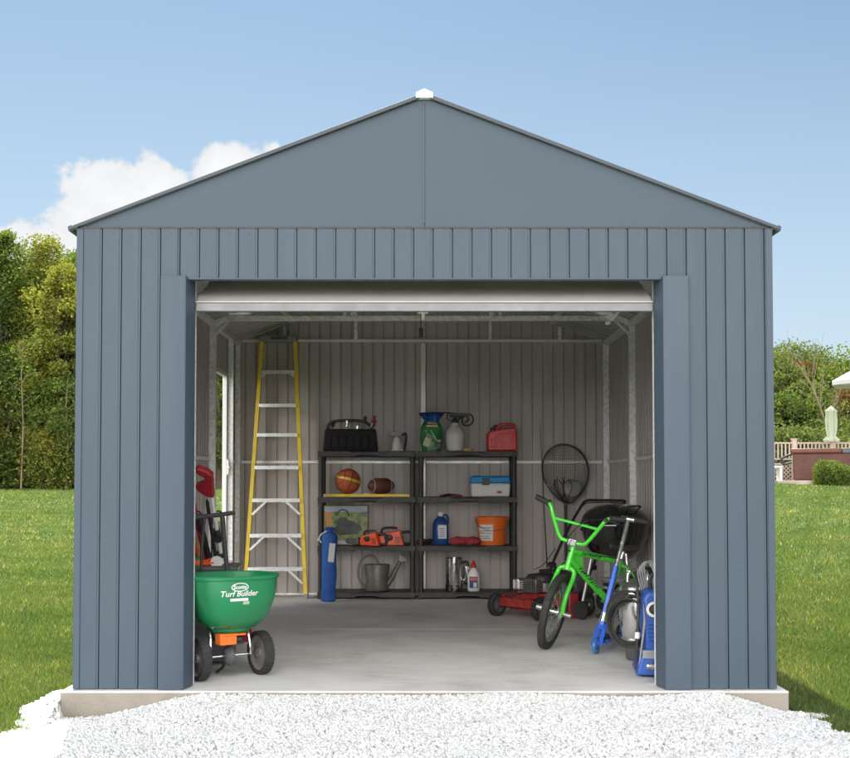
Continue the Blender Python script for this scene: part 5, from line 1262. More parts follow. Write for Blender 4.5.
for s_ in (-1, 1):
    mb.tube(catmull([bb + Vector((-0.01, s_ * 0.02, 0)), bb + Vector((-0.09, s_ * 0.048, -0.006)), Vector((0.0, s_ * 0.060, WR))]), 0.010, 10)
    mb.tube(catmull([st + Vector((0, s_ * 0.015, -0.02)), st + Vector((-0.07, s_ * 0.045, -0.07)), Vector((0.0, s_ * 0.060, WR))]), 0.0085, 10)
    mb.box((0.0, s_ * 0.060, WR), (0.045, 0.006, 0.04))
mb.prism([hb + axis * 0.03 + Vector((-0.02, -0.003, -0.02)), hb + axis * 0.03 + Vector((-0.12, -0.003, -0.06)), hb + axis * 0.07 + Vector((-0.10, -0.003, -0.01)), hb + axis * 0.07 + Vector((-0.015, -0.003, 0))], (0, 0.006, 0))
FR = mb.build('frame', M['lime'], BK)
# dark decals along the tubes
mb = MB()
def decal(p, q, a, b, rad, seed):
    random.seed(seed); p, q = Vector(p), Vector(q); d = (q - p).normalized(); up = Vector((0, 0, 1)); up = (up - d * up.dot(d)).normalized()
    t_ = a
    while t_ < b:
        w_ = random.uniform(0.010, 0.022)
        for s_ in (-1, 1):
            c = p + d * t_ + Vector((0, s_ * (rad + 0.0005), 0)) + up * random.uniform(-0.003, 0.003)
            sl = d * 0.006
            mb.prism([c - d * w_ / 2 - up * 0.010 - sl, c + d * (w_ / 2 - 0.004) - up * 0.010 - sl, c + d * w_ / 2 + up * 0.010 + sl, c - d * (w_ / 2 - 0.004) + up * 0.010 + sl], (0, s_ * 0.001, 0))
        t_ += w_ + random.uniform(0.004, 0.010)
decal(hb + axis * 0.090, st, 0.08, 0.27, 0.0213, 3); decal(hb + axis * 0.03, bb, 0.10, 0.33, 0.0233, 5)
mb.build('decals', M['black'], FR)
# fork, stem, bars (all turn with the wheel)
mb = MB(); mb.X = SX
crown = hb - axis * 0.02
mb.cyl(hb - axis * 0.005, crown - axis * 0.02, 0.024, 16)
for s_ in (-1, 1):
    mb.tube(catmull([crown + Vector((0, s_ * 0.012, 0)), crown + Vector((0.008, s_ * 0.045, -0.014)), crown + Vector((0.018, s_ * 0.056, -0.05)), FWc + Vector((-0.012, s_ * 0.056, 0.12)), FWc + Vector((0, s_ * 0.056, 0.0))]), 0.0155, 12)
    mb.box(FWc + Vector((0, s_ * 0.056, -0.004)), (0.036, 0.007, 0.044))
mb.build('fork', M['lime'], BK)
mb = MB(); mb.X = SX; sp_ = ht + axis * 0.03; cl_ = sp_ + Vector((0.055, 0, 0.012))
mb.cyl(ht, ht + axis * 0.055, 0.019, 16); mb.box((sp_ + cl_) / 2, (0.07, 0.044, 0.036), (0, -0.2, 0)); mb.box(cl_, (0.034, 0.058, 0.044)); mb.build('stem', M['chrome'], BK, bevel=0.004)
mb = MB(); mb.X = SX
pts = [(-0.005, 0.0, 0.0), (-0.005, 0.055, 0.0), (0.0, 0.095, 0.022), (0.004, 0.165, 0.150), (0.0, 0.182, 0.185), (-0.008, 0.208, 0.208), (-0.026, 0.285, 0.222)]
full = [cl_ + Vector((x, -y, z)) for x, y, z in reversed(pts[1:])] + [cl_ + Vector(pts[0])] + [cl_ + Vector((x, y, z)) for x, y, z in pts[1:]]
mb.tube(catmull(full, 5), 0.0135, 12); mb.tube([cl_ + Vector((0.003, -0.150, 0.125)), cl_ + Vector((0.003, 0.150, 0.125))], 0.0095, 10)
mb.build('handlebar', M['lime'], BK)
for s_ in (-1, 1):
    mb = MB(); mb.X = SX; a, b = cl_ + Vector((-0.012, s_ * 0.205, 0.2095)), cl_ + Vector((-0.030, s_ * 0.308, 0.2255)); mb.tube([a, a.lerp(b, .1), a.lerp(b, .12), b], [0.024, 0.024, 0.0175, 0.0175], 14)
    for k in range(8): mb.cyl(a.lerp(b, .2 + .09 * k), a.lerp(b, .23 + .09 * k), 0.0192, 14)
    mb.build('grip', M['grip'], BK)
mb = MB(); mb.X = SX; a = cl_ + Vector((0.03, 0.19, 0.20)); mb.beam(a, a + Vector((0.02, 0.10, 0.0)), 0.012, 0.006); mb.cyl(a + Vector((-.02, 0, 0)), a + Vector((0.01, 0, 0)), 0.012, 10); mb.build('brake_lever', M['black'], BK)
mb = MB(); mb.tube([SX @ p_ for p_ in catmull([cl_ + Vector((0.03, 0.17, 0.20)), cl_ + Vector((0.10, 0.08, 0.17)), cl_ + Vector((0.09, 0.0, 0.06)), cl_ + Vector((0.02, -0.03, -0.06))])] + [st + Vector((0.2, 0.02, 0.05)), st + Vector((0.0, 0.02, 0.02)), st + Vector((-0.08, .02, -0.06))], 0.0032, 6); mb.build('brake_cable', M['black'], BK)
mb = MB(); mb.tube([st + (st - bb).normalized() * 0.01, st + (st - bb).normalized() * 0.075], 0.0128, 12); mb.cyl(st + (st - bb).normalized() * 0.0, st + (st - bb).normalized() * .022, 0.0195, 14); mb.build('seat_post', M['chrome'], BK)
sc_ = st + (st - bb).normalized() * 0.085
mb = MB(); n = 20; rows = 16; vs = []
for i in range(rows):
    v = i / (rows - 1); x = -0.11 + 0.25 * v; w_ = 0.062 * (1 - sstep(0.15, 0.75, v)) + 0.019; w_ *= math.sqrt(max(0.02, 1 - (2 * v - 1) ** 8)); zc = 0.012 * (2 * v - 1) ** 2 + 0.02 * v
    for j in range(n): a_ = 2 * PI * j / n; vs.append((sc_.x + x, w_ * math.cos(a_), sc_.z + zc + 0.018 * math.sin(a_)))
fs = [(i * n + j, i * n + (j + 1) % n, (i + 1) * n + (j + 1) % n, (i + 1) * n + j) for i in range(rows - 1) for j in range(n)] + [tuple(range(n - 1, -1, -1)), tuple((rows - 1) * n + j for j in range(n))]
mb.add(vs, fs); mb.build('saddle', M['grip'], BK, ang=60)
mb = MB()
for s_ in (-1,): mb.lathe([(0.03, -0.002), (0.072, -0.002), (0.076, 0.0), (0.072, 0.002), (0.03, 0.002), (0.03, -0.002)], bb + Vector((0, s_ * 0.045, 0)), (0, 1, 0), 40)
for k in range(5): a_ = 2 * PI * k / 5; mb.beam(bb + Vector((0, -0.045, 0)), bb + Vector((0.07 * math.cos(a_), -0.045, 0.07 * math.sin(a_))), 0.012, 0.004)
mb.build('chainring', M['black'], BK)
mb = MB(); ca = R(-28)
for s_ in (-1, 1): d = Vector((math.cos(ca), 0, math.sin(ca))) * (s_ * 0.165); mb.beam(bb + Vector((0, s_ * 0.065, 0)), bb + d + Vector((0, s_ * 0.075, 0)), 0.014, 0.024)
mb.cyl(bb + Vector((0, -0.07, 0)), bb + Vector((0, 0.07, 0)), 0.010, 12); mb.build('cranks', M['black'], BK)
for s_ in (-1, 1):
    c = bb + Vector((math.cos(ca), 0, math.sin(ca))) * (s_ * 0.165) + Vector((0, s_ * 0.125, 0)); mb = MB(); mb.box(c, (0.085, 0.085, 0.020)); mb.build('pedal', M['black'], BK, bevel=0.004)
mb = MB(); r1 = 0.074; r2 = 0.028; cpt = [bb + Vector((r1 * math.cos(u), -0.045, r1 * math.sin(u))) for u in np.linspace(-PI / 2, PI / 2, 14)] + [Vector((r2 * math.cos(u), -0.045, WR + r2 * math.sin(u))) for u in np.linspace(PI / 2, 1.5 * PI, 8)]
mb.tube(cpt, 0.0042, 5, closed=True); mb.build('chain', M['steel'], BK)
for s_ in (-1, 1):
    mb = MB(); mb.X = SX; mb.cyl(FWc + Vector((0, s_ * 0.062, 0)), FWc + Vector((0, s_ * 0.118, 0)), 0.0180, 18); mb.build('front_peg', M['steel'], BK)
    mb = MB(); mb.cyl((0, s_ * 0.066, WR), (0, s_ * 0.155, WR), 0.0185, 18); mb.build('rear_peg', M['black'], BK)
mb = MB(); mb.tube(catmull([(0.02, 0.07, WR - 0.02), (0.10, 0.12, 0.10), (0.14, 0.16, 0.0)]), 0.008, 8); mb.build('kickstand', M['steel'], BK)
mb = MB(); mb.X = SX; mb.lathe([(0.0, 0), (0.016, 0), (0.016, 0.006), (0, 0.007)], (WB - 0.0, -0.012, WR + 0.10), (0, -1, 0), 10); mb.box((WB + 0.005, -0.016, WR + 0.115), (0.03, 0.004, 0.045)); mb.build('spoke_reflector', M['lime'], BK)

# ================================================================== SCOOTER
fwp = onfloor(596, 654); hand = at(628, 519, fwp.y + 0.26)
SCT = thing('kick_scooter', 'blue kick scooter with a silver handle post leaning against the bicycle', 'scooter', (fwp.x, fwp.y, 0), 0)
b0 = Vector((0.012, 0.02, 0.06)); h1 = hand - Vector((fwp.x, fwp.y, 0)); d = (h1 - b0).normalized()
Ls = (h1 - b0).length
side = Vector((0.75, -0.30, 0)); side = (side - d * side.dot(d)).normalized()
dk = Vector((0.42, 0.90, 0)).normalized()
mb = MB(); wax = dk.cross(Vector((0, 0, 1))).normalized(); wax = (wax + Vector((0, 0, 0.0))).normalized()
def swheel(c):
    mb = MB(); mb.lathe([(0.028, -0.012), (0.044, -0.013), (0.051, -0.006), (0.052, 0), (0.051, 0.006), (0.044, 0.013), (0.028, 0.012), (0.028, -0.012)], c, wax, 32); W = mb.build('wheel', M['bluewheel'], SCT)
    mb = MB(); mb.lathe([(0.0, -0.013), (0.028, -0.012), (0.029, 0.012), (0.0, 0.013)], c, wax, 20); mb.build('wheel_core', M['bluep'], W)
wc = Vector((0, 0, 0.052)); swheel(wc)
mb = MB(); mb.beam(b0 + d * 0.11, b0 + d * (Ls * 0.62), 0.040, 0.034, up=wax)
mb.build('steering_tube', M['bluep'], SCT, bevel=0.008, seg=3)
mb = MB(); mb.cyl(b0 + d * (Ls * 0.62), b0 + d * (Ls * 0.985), 0.0135, 16); mb.cyl(b0 + d * (Ls * 0.60), b0 + d * (Ls * 0.66), 0.020, 16); mb.build('handle_post', M['chrome'], SCT)
mb = MB(); mb.cyl(b0 + d * (Ls * .17), b0 + d * (Ls * .24), 0.026, 16); mb.build('head_collar', M['chrome'], SCT)
mb = MB()
for s_ in (-1, 1): mb.beam(wc + wax * (s_ * 0.021), b0 + d * 0.12 + wax * (s_ * 0.021), 0.006, 0.030, up=wax)
mb.box(b0 + d * 0.115, (0.055, 0.04, 0.03)); mb.build('fork', M['bluep'], SCT, bevel=0.003)
mb = MB(); mb.cyl(h1 - side * 0.045, h1 + side * 0.045, 0.0155, 14); mb.build('crossbar', M['chrome'], SCT)
mb = MB(); mb.cyl(h1 + side * .045, h1 + side * .14, 0.018, 14); mb.build('grip', M['grip'], SCT)
hl = wc + dk * 0.10 + Vector((0, 0, 0.015)); he = wc + dk * 0.50 + Vector((0, 0, 0.015))
mb = MB(); mb.beam(hl, he, 0.10, 0.022); mb.prism([b0 + d * 0.16 - wax * 0.012, hl + Vector((0, 0, 0.0)) - wax * 0.012, hl + dk * 0.09 - wax * 0.012, b0 + d * 0.26 - wax * 0.012], wax * 0.024); mb.build('deck', M['bluep'], SCT, bevel=0.006)
mb = MB(); mb.beam(hl + Vector((0, 0, .0125)) + dk * .04, he + Vector((0, 0, .0125)) - dk * .03, 0.082, 0.003); mb.build('deck_grip', M['grip'], SCT)
swheel(wc + dk * 0.56)
mb = MB(); c = wc + dk * 0.56
mb.tube([c + dk * (0.064 * math.cos(u)) + Vector((0, 0, 0.064 * math.sin(u))) for u in np.linspace(0.3, PI - 0.2, 10)], 0.010, 8); mb.beam(he, c + dk * 0.01 + wax * 0.022, 0.008, 0.03); mb.beam(he, c + dk * 0.01 - wax * 0.022, 0.008, 0.03); mb.build('rear_fender', M['grip'], SCT)

# ================================================================== STEEL CANISTER and PRESSURE WASHER
p = Vector((1.305, 1.02, 0)); VC = thing('steel_canister', 'shiny stainless steel canister with a dark tapered base beside the pressure washer', 'canister', p, 0, rot=(0, 0, 0.3))
mb = MB(); mb.lathe([(0.085, 0.10), (0.100, 0.12), (0.116, 0.30), (0.120, 0.40), (0.112, 0.44), (0.085, 0.475), (0.04, 0.49), (0.0, 0.492)], n=44); mb.build('drum', M['chrome'], VC)
mb = MB(); mb.lathe([(0.0, 0.0), (0.066, 0.001), (0.072, 0.012), (0.086, 0.11), (0.0, 0.11)], n=40); mb.build('base', M['dgrey'], VC)
mb = MB(); mb.lathe([(0.101, 0.122), (0.104, 0.126), (0.104, 0.136), (0.102, 0.14)], n=40); mb.build('band', M['steel'], VC)
mb = MB(); mb.lathe([(0.122, 0.392), (0.1245, 0.40), (0.1215, 0.408)], n=40); mb.build('band', M['steel'], VC)
mb = MB(); mb.tube(catmull([(-0.07, 0, 0.46), (-0.06, 0, 0.53), (0.0, 0, 0.548), (0.06, 0, 0.53), (0.07, 0, 0.46)]), 0.010, 10); mb.build('carry_handle', M['chrome'], VC)
PW = thing('pressure_washer', 'blue and grey pressure washer standing just inside the right door jamb', 'pressure washer', (1.345, 0.52, 0), R(-6))
mb = MB(); mb.prism([(x, -0.14, z) for x, z in [(-0.10, 0.105), (-0.118, 0.30), (-0.115, 0.43), (-0.09, 0.475), (0.13, 0.475), (0.15, 0.44), (0.15, 0.105)]], (0, 0.28, 0)); BD = mb.build('body', M['bluew'], PW, bevel=0.022, seg=4)
mb = MB(); mb.prism([(x, -0.165, z) for x, z in [(-0.155, 0.012), (-0.148, 0.035), (-0.125, 0.12), (0.16, 0.12), (0.17, 0.012)]], (0, 0.33, 0)); mb.build('base', M['bluew'], PW, bevel=0.010)
mb = MB(); mb.box((0.01, -0.155, 0.128), (0.26, 0.03, 0.045)); mb.prism([(-0.128, -0.148, 0.10), (-0.142, -0.148, 0.055), (-0.112, -0.148, 0.30), (-0.112, -0.148, 0.42), (-0.098, -0.148, 0.30)], (0, 0.02, 0)); mb.build('grey_trim', M['grey'], PW, bevel=0.006)
mb = MB(); mb.lathe([(0.028, 0), (0.040, 0.001), (0.043, 0.010), (0.028, 0.012), (0.028, 0)], (-0.055, -0.142, 0.375), (0, -1, 0), 32); dial = mb.build('dial_ring', M['paper'], PW)
mb = MB(); mb.lathe([(0.0, 0), (0.028, 0.0), (0.020, 0.014), (0.0, 0.018)], (-0.055, -0.142, 0.375), (0, -1, 0), 24); mb.build('dial', M['grip'], dial)
mb = MB()
for k in range(5): mb.box((-0.045, -0.1412, 0.20 + k * 0.022), (0.085, 0.004, 0.007))
mb.build('vents', M['bluejug'], BD)
mb = MB(); mb.cyl((-0.10, -0.168, 0.065), (0.06, -0.168, 0.065), 0.018, 16); mb.cyl((-0.04, -0.168, .065), (-0.01, -0.168, .065), 0.024, 6); mb.cyl((-0.075, -.168, .065), (-0.065, -.168, .065), .024, 16); mb.build('inlet_coupling', M['chrome'], PW)
mb = MB(); mb.tube(catmull([(-0.06, 0.03, 0.46), (-0.055, 0.03, 0.54), (0.0, 0.03, 0.57), (0.08, 0.03, 0.57), (0.12, 0.03, 0.46)]), 0.012, 10); mb.build('carry_handle', M['black'], PW)
# coiled hose on the washer's side hook and the lance
mb = MB()
for k in range(9):
    c = Vector((-0.165 - 0.008 * (k % 3), 0.0 + 0.012 * k, 0.300 - 0.007 * (k % 4))); mb.ring(c, (0.45 + 0.13 * (k % 3), 0.72, 0.10 * (k % 3) - .1), 0.165 - 0.013 * (k % 4), 0.0062, 40, 8, sx=0.93)
mb.build('hose_coil', M['rubber'], PW)
mb = MB(); mb.tube(catmull([(-0.145, -0.06, 0.03), (-0.140, -0.05, 0.20), (-0.132, -0.03, 0.34), (-0.135, 0.0, 0.50), (-0.14, 0.06, 0.56)]), 0.0085, 10); mb.cyl((-0.139, -0.05, 0.19), (-0.135, -0.045, 0.25), 0.014, 10); mb.build('lance', M['black'], PW)
mb = MB(); mb.cyl((-0.140, -0.052, 0.20), (-0.137, -0.048, 0.235), 0.015, 12); mb.build('lance_collar', M['white'], PW)
mb = MB()
for k in range(4): mb.tube(catmull([(-0.10 + .012 * k, 0.10, 0.46), (-0.12 + .012 * k, 0.12, 0.56 + .01 * k), (-0.07 + .012 * k, 0.14, 0.62), (-0.03 + .012 * k, 0.12, 0.56), (-0.05 + .01 * k, 0.10, 0.46)]), 0.005, 6)
mb.build('power_cord', M['grey'], PW)

# ================================================================== BACKGROUND
LM = dict(
    mid=leaf_mat('leaves_mid', [(0, (0.065, 0.10, 0.022)), (0.5, (0.115, 0.165, 0.036)), (1, (0.19, 0.225, 0.06))]),
    yel=leaf_mat('leaves_yellow', [(0, (0.11, 0.14, 0.025)), (0.5, (0.20, 0.22, 0.04)), (1, (0.32, 0.29, 0.08))]),
    dark=leaf_mat('leaves_dark', [(0, (0.035, 0.06, 0.016)), (0.5, (0.075, 0.115, 0.028)), (1, (0.15, 0.18, 0.05))]),
    olive=leaf_mat('leaves_olive', [(0, (0.07, 0.10, 0.03)), (0.5, (0.115, 0.15, 0.045)), (1, (0.17, 0.19, 0.075))]),
    rust=leaf_mat('leaves_rust', [(0, (0.11, 0.055, 0.025)), (0.5, (0.16, 0.08, 0.035)), (1, (0.14, 0.12, 0.05))], tint=1.2),
)

def leaves(name, P, size, mat, parent, flat=0.0):
    n = len(P)
    a = rng.normal(size=(n, 3)); a[:, 2] *= 0.8; a /= np.linalg.norm(a, axis=1)[:, None]
    b = np.cross(a, rng.normal(size=(n, 3))); b /= np.linalg.norm(b, axis=1)[:, None]
    s = size * rng.uniform(0.55, 1.35, n)[:, None]
    a *= s; b *= s * 0.62
    Q = np.stack([P - a, P - a * .1 + b, P + a, P - a * .1 - b], 1)
    return np_mesh(name, Q.reshape(-1, 3), np.arange(4 * n), 4, mat, parent)

def tree(label, loc, h, w, base, kind, nclump=46, nleaf=9000, size=0.11, group=None, trunk='bark', shape=1.0, name='tree', open_=0.32, cat='tree'):
    """trunk with limbs and a crown of leaves gathered in clumps at the limb ends"""
    o = thing(name, label, cat, loc, random.uniform(0, 6), group)
    mb = MB(); r0 = h * 0.016 + 0.03
    ph = random.uniform(0, 6)
    def tp(t): return Vector((0.018 * h * math.sin(ph + 4 * t), 0.018 * h * math.cos(ph * 2 + 3 * t), t * h * 0.93))
    mb.tube([tp(t) for t in np.linspace(0, 1, 12)], [r0 * (1.35 if t == 0 else 1) * (1 - 0.9 * t) + 0.008 for t in np.linspace(0, 1, 12)], 8)
    cl = []
    for k in range(nclump):
        t = base + (1 - base) * (k + 0.5) / nclump
        prof = math.sin(PI * min(1, (t - base) / (1 - base) * 0.86 + 0.13)) ** 0.7 if shape >= 1 else (1 - (t - base) / (1 - base)) ** 0.7 + 0.12
        a = k * 2.399 + random.uniform(-.5, .5); rad = w * 0.5 * prof * random.uniform(0.45, 1.05)
        c = Vector((math.cos(a) * rad, math.sin(a) * rad, t * h + random.uniform(-.03, .03) * h)); cl.append(c)
        s_ = tp(max(0.08, t - 0.10 - 0.12 * rad / w))
        if k % 2 == 0 or rad > w * .3: mb.tube([s_, s_.lerp(c, .5) + Vector((0, 0, 0.03 * h)), c], [r0 * 0.30 * (1.1 - t), r0 * 0.18 * (1.1 - t) + .006, 0.006], 5)
    mb.build('trunk', M[trunk], o)
    C = np.array([tuple(c) for c in cl]); m = nleaf // nclump
    rad = w * rng.uniform(0.075, 0.18, (nclump, 1, 1))
    D = rng.normal(size=(nclump, m, 3)); D /= np.linalg.norm(D, axis=2)[:, :, None]
    D *= rng.uniform(0.15, 1, (nclump, m, 1)) ** open_ * rad; D[:, :, 2] *= 0.62
    D += rng.normal(0, 0.02 * w, D.shape)
    P = (C[:, None, :] + D).reshape(-1, 3)
    P = P[P[:, 2] > 0.05]
    leaves('foliage', P, size, LM[kind], o)
    return o

def bush(label, loc, w, d, h, kind, n, size, group=None, name='shrub', cat='shrub'):
    o = thing(name, label, cat, loc, 0, group)
    k = 34; C = np.stack([rng.uniform(-.36, .36, k) * w, rng.uniform(-.3, .3, k) * d, rng.uniform(0.2, 0.62, k) * h], -1)
    D = rng.normal(size=(k, n // k, 3)); D /= np.linalg.norm(D, axis=2)[:, :, None]; D *= rng.uniform(0.3, 1, (k, n // k, 1)) ** .35
    D *= np.array([w * 0.2, d * 0.25, h * 0.36]) * rng.uniform(.7, 1.2, (k, 1, 1))
    P = (C[:, None] + D).reshape(-1, 3); P = P[(P[:, 2] > 0.02) & (P[:, 2] < h)]
    leaves('foliage', P, size, LM[kind], o)
    mb = MB()
    for i in range(7): a = i * .9; mb.tube([(0.03 * math.cos(a), 0.03 * math.sin(a), 0), (w * .22 * math.cos(a), d * .2 * math.sin(a), h * .5), (w * .3 * math.cos(a), d * .26 * math.sin(a), h * .8)], [0.02, 0.012, 0.004], 5)
    mb.build('stems', M['bark'], o)
    return o

def gz(x, y): return float(lawn_z(np.array(x, float), np.array(y, float)))
def ground_at(px, Y): x = at(px, 488, Y).x; return Vector((x, Y, gz(x, Y)))
def height(px, py, Y):
    g = ground_at(px, Y); return at(px, py, Y).z - g.z

# left wood: each tree placed by its stem and its top
left = [ # px, top py, Y, width m, base, kind, label
    (-62, 222, 58, 8.0, .06, 'mid', 'broad mid green tree at the far left end of the wood'),
    (-26, 234, 55, 7.0, .05, 'dark', 'dark green tree second from the far left of the wood'),
    (4, 240, 56, 5.0, .10, 'mid', 'tall green tree with a feathery top at the left edge of the photo'),
    (18, 270, 61, 6.0, .08, 'dark', 'dark tree set back behind the feathery topped one'),
    (42, 248, 58, 6.2, .10, 'yel', 'tall pale yellow green tree in the middle of the left wood'),
    (60, 270, 55, 5.4, .08, 'yel', 'light green tree between the yellowish tree and the garage'),
    (74, 260, 62, 6.5, .08, 'dark', 'dark tree right behind the left eave of the garage'),
    (90, 258, 57, 6.5, .06, 'mid', 'green tree hidden mostly behind the left wall of the garage'),
    (118, 264, 60, 7.5, .06, 'dark', 'dark tree well behind the garage, left of the side door view'),
    (150, 270, 58, 7.0, .05, 'mid', 'green tree behind the garage before the side door view'),
    (184, 276, 59, 6.5, .05, 'yel', 'yellowish tree seen at the left of the side door opening'),
    (214, 272, 57, 6.0, .05, 'mid', 'green tree seen through the open side door'),
    (246, 278, 60, 7.0, .05, 'dark', 'dark tree hidden behind the back wall of the garage'),
    (30, 345, 53.5, 3.6, .06, 'yel', 'lower yellowish tree in front of the tall yellow green one'),
    (8, 360, 53.0, 4.2, .03, 'dark', 'low dark tree at the left edge of the lawn'),
    (62, 380, 52.8, 4.0, .04, 'mid', 'low round green tree near the garage corner'),
]
for i, (px, py, Y, w, b, kd, lb) in enumerate(left):
    g = ground_at(px, Y); h = height(px, py, Y)
    tree(lb, g, h, w, b, kd, 80 if h > 8 else 44, 30000 if h > 8 else 13000, 0.082, 'trees of the wood left of the garage')
for i in range(11):
    px = -60 + i * 17 + random.uniform(-5, 5); Y = 51.6 + random.uniform(0, 1.2); g = ground_at(px, Y)
    kd = ['yel', 'dark', 'mid'][i % 3]
    bush(['pale yellow green sapling', 'dark leafy shrub', 'bright green shrub'][i % 3] + ' at the foot of the left wood, ' + ['far left end', 'second from the left end', 'third from the left end', 'below the feathery tree', 'under the photo edge trees', 'left of the yellowish trunk', 'under the yellowish tree', 'between yellowish tree and garage', 'by the garage corner', 'just behind the garage corner', 'behind the garage'][i], g, 3.2, 2.2, random.uniform(1.6, 3.2) * (1.2 if kd == 'yel' else 1), kd, 9000, 0.075, 'shrubs along the left wood')
# dim second row so that no sky shows low between the stems
for i in range(9):
    px = -70 + i * 38; Y = 68 + (i % 2) * 3; g = ground_at(px, Y)
    tree('distant dark tree in the back row of the left wood, ' + ['first', 'second', 'third', 'fourth', 'fifth', 'sixth', 'seventh', 'eighth', 'ninth'][i] + ' from the left', g, height(px, 268 + (i * 37 % 22), Y), 9.5, .02, 'dark', 50, 14000, 0.15, 'back row of the left wood')
# pale young stems in the left wood
for i, (px, top) in enumerate(((21, 335), (66, 378))):
    Y = 51.2; g = ground_at(px, Y); o = thing('sapling', ['taller slim pale stemmed sapling at the left of the photo', 'short slim sapling nearest the garage corner'][i], 'sapling', g, 0, 'slim saplings before the left wood')
    h = height(px, top, Y); mb = MB(); mb.tube([(0, 0, 0), (0.08, 0, h * .4), (-0.05, 0, h * .75), (0.05, 0, h)], [0.05, 0.035, 0.02, 0.008], 6)
    for k in range(9): z = h * (0.35 + .07 * k); a = k * 2.4; mb.tube([(0, 0, z), (math.cos(a) * .6, math.sin(a) * .6, z + .45)], [0.02, 0.006], 4)
    mb.build('trunk', M['barkpale'], o)
    P = np.array([(math.cos(k * 2.4) * .6, math.sin(k * 2.4) * .6, h * (0.35 + .07 * (k % 9)) + .4) for k in range(9)]); P = (P[:, None] + rng.normal(0, .28, (9, 70, 3))).reshape(-1, 3)
    leaves('foliage', P, 0.075, LM['mid'], o)

# right background trees
right = [
    (768, 362, 46, 4.6, .05, 'olive', 'olive green tree just right of the garage wall'),
    (790, 350, 50, 5.4, .05, 'olive', 'rounded olive tree with the highest crown on the right'),
    (815, 358, 54, 5.0, .10, 'dark', 'dark green round crown behind the bare tree'),
    (833, 372, 50, 6.0, .04, 'rust', 'brownish twiggy tree behind the umbrellas'),
    (862, 360, 47, 7.0, .05, 'mid', 'green tree at the right edge of the photo'),
    (890, 356, 52, 8.0, .05, 'dark', 'dark tree beyond the right edge of the patio'),
    (802, 368, 47, 3.6, .30, 'rust', 'small russet tree between the olive trees'),
    (806, 388, 43, 4.2, .03, 'olive', 'low leafy olive tree behind the fence'),
    (782, 402, 41.5, 4.2, .02, 'dark', 'low dark tree behind the fence beside the garage'),
    (742, 366, 52, 7.0, .03, 'dark', 'dark tree mostly hidden behind the right wall of the garage'),
    (850, 398, 44, 4.5, .02, 'rust', 'low brown tree behind the closed parasol'),
]
for (px, py, Y, w, b, kd, lb) in right:
    g = ground_at(px, Y); tree(lb, g, height(px, py, Y), w, b, kd, 60, 22000, 0.070, 'trees behind the fence on the right')
for i, px in enumerate((765, 785, 805, 826, 848, 870)):
    Y = 38.5 + (i % 2); g = ground_at(px, Y)
    bush('dense dark hedge bush behind the fence, ' + ['next to the garage', 'second from the garage', 'third from the garage', 'behind the hot tub', 'behind the closed parasol', 'beyond the photo edge'][i], g, 4.2, 2.4, random.uniform(1.9, 2.5), 'dark' if i % 2 else 'olive', 9000, 0.065, 'hedge bushes behind the fence')
# bare tree
Y = 40.5; g = ground_at(824, Y); o = thing('bare_tree', 'bare pale tree with crooked branches behind the hot tub', 'tree', g, 0)
h = height(824, 366, Y); mb = MB()
def br(p, d, L, r, n):
    q = p + d * L; m_ = p.lerp(q, .5) + Vector((random.uniform(-.06, .06), random.uniform(-.06, .06), 0)) * L
    mb.tube([p, m_, q], [r, r * .8, r * .62], 6)
    if n:
        for k in range(3 if n > 2 else 2):
            dd = (d + Vector((random.uniform(-.5, .5), random.uniform(-.4, .4), random.uniform(0, .45)))).normalized(); br(q if k else m_, dd, L * random.uniform(.55, .78), r * .55, n - 1)
random.seed(21); br(Vector((0, 0, 0)), Vector((0.06, 0, 1)).normalized(), h * .48, 0.055, 4); mb.build('trunk', M['barkpale'], o)

woods = [o for o in bpy.data.objects if o.get('group') == 'trees of the wood left of the garage'][:5]
for i, px in enumerate((-110, -160, -215, -270, -330, -400, -480)):
    Y = 56 + (i * 7) % 5; c = copy_tree(woods[i % 5]); c.location = ground_at(px, Y); c.rotation_euler = (0, 0, 1.7 * i); c['label'] = 'green tree of the wood running on beyond the left edge of the photo'; c['group'] = 'wood beyond the left edge'
woods = [o for o in bpy.data.objects if o.get('group') == 'trees behind the fence on the right'][:6]
for i, px in enumerate((930, 975, 1030, 1090, 1160, 1240, 700, 655)):
    Y = 49 + (i * 5) % 6; c = copy_tree(woods[i % 6]); c.location = ground_at(px, Y); c.rotation_euler = (0, 0, 2.1 * i); c['label'] = 'green tree of the belt running on past the fence out of the photo'; c['group'] = 'tree belt beyond the right edge'
# fence with lattice, on the far side of the tub
FY = 31.0
fx0, fx1 = at(752, 480, FY).x, at(900, 480, FY).x; fz = gz(9, FY); ftop = at(800, 443, FY).z
FN = thing('picket_fence', 'pale pinkish wooden fence with vertical pickets and a lattice foot', 'fence', (fx0, FY, fz))
H = ftop - fz; n = int((fx1 - fx0) / 1.25)
for k in range(n + 1):
    mb = MB(); x = k * 1.25 + 0.10; mb.box((x, 0, H / 2 + 0.05), (0.13, 0.13, H + 0.1)); mb.box((x, 0, H + 0.12), (0.17, 0.17, 0.04)); mb.build('post', M['fencep'], FN, bevel=0.005)
mb = MB(); W_f = fx1 - fx0
for z in (H, H * .60, H * .48, 0.06): mb.box((W_f / 2, 0, z), (W_f, 0.05, 0.05))
for i in range(int(W_f / 0.12)): mb.box((i * 0.12, 0.0, H * .80), (0.04, 0.03, H * .40))
mb.build('pickets', M['fencep'], FN)
mb = MB(); s = H * .42
i = -s
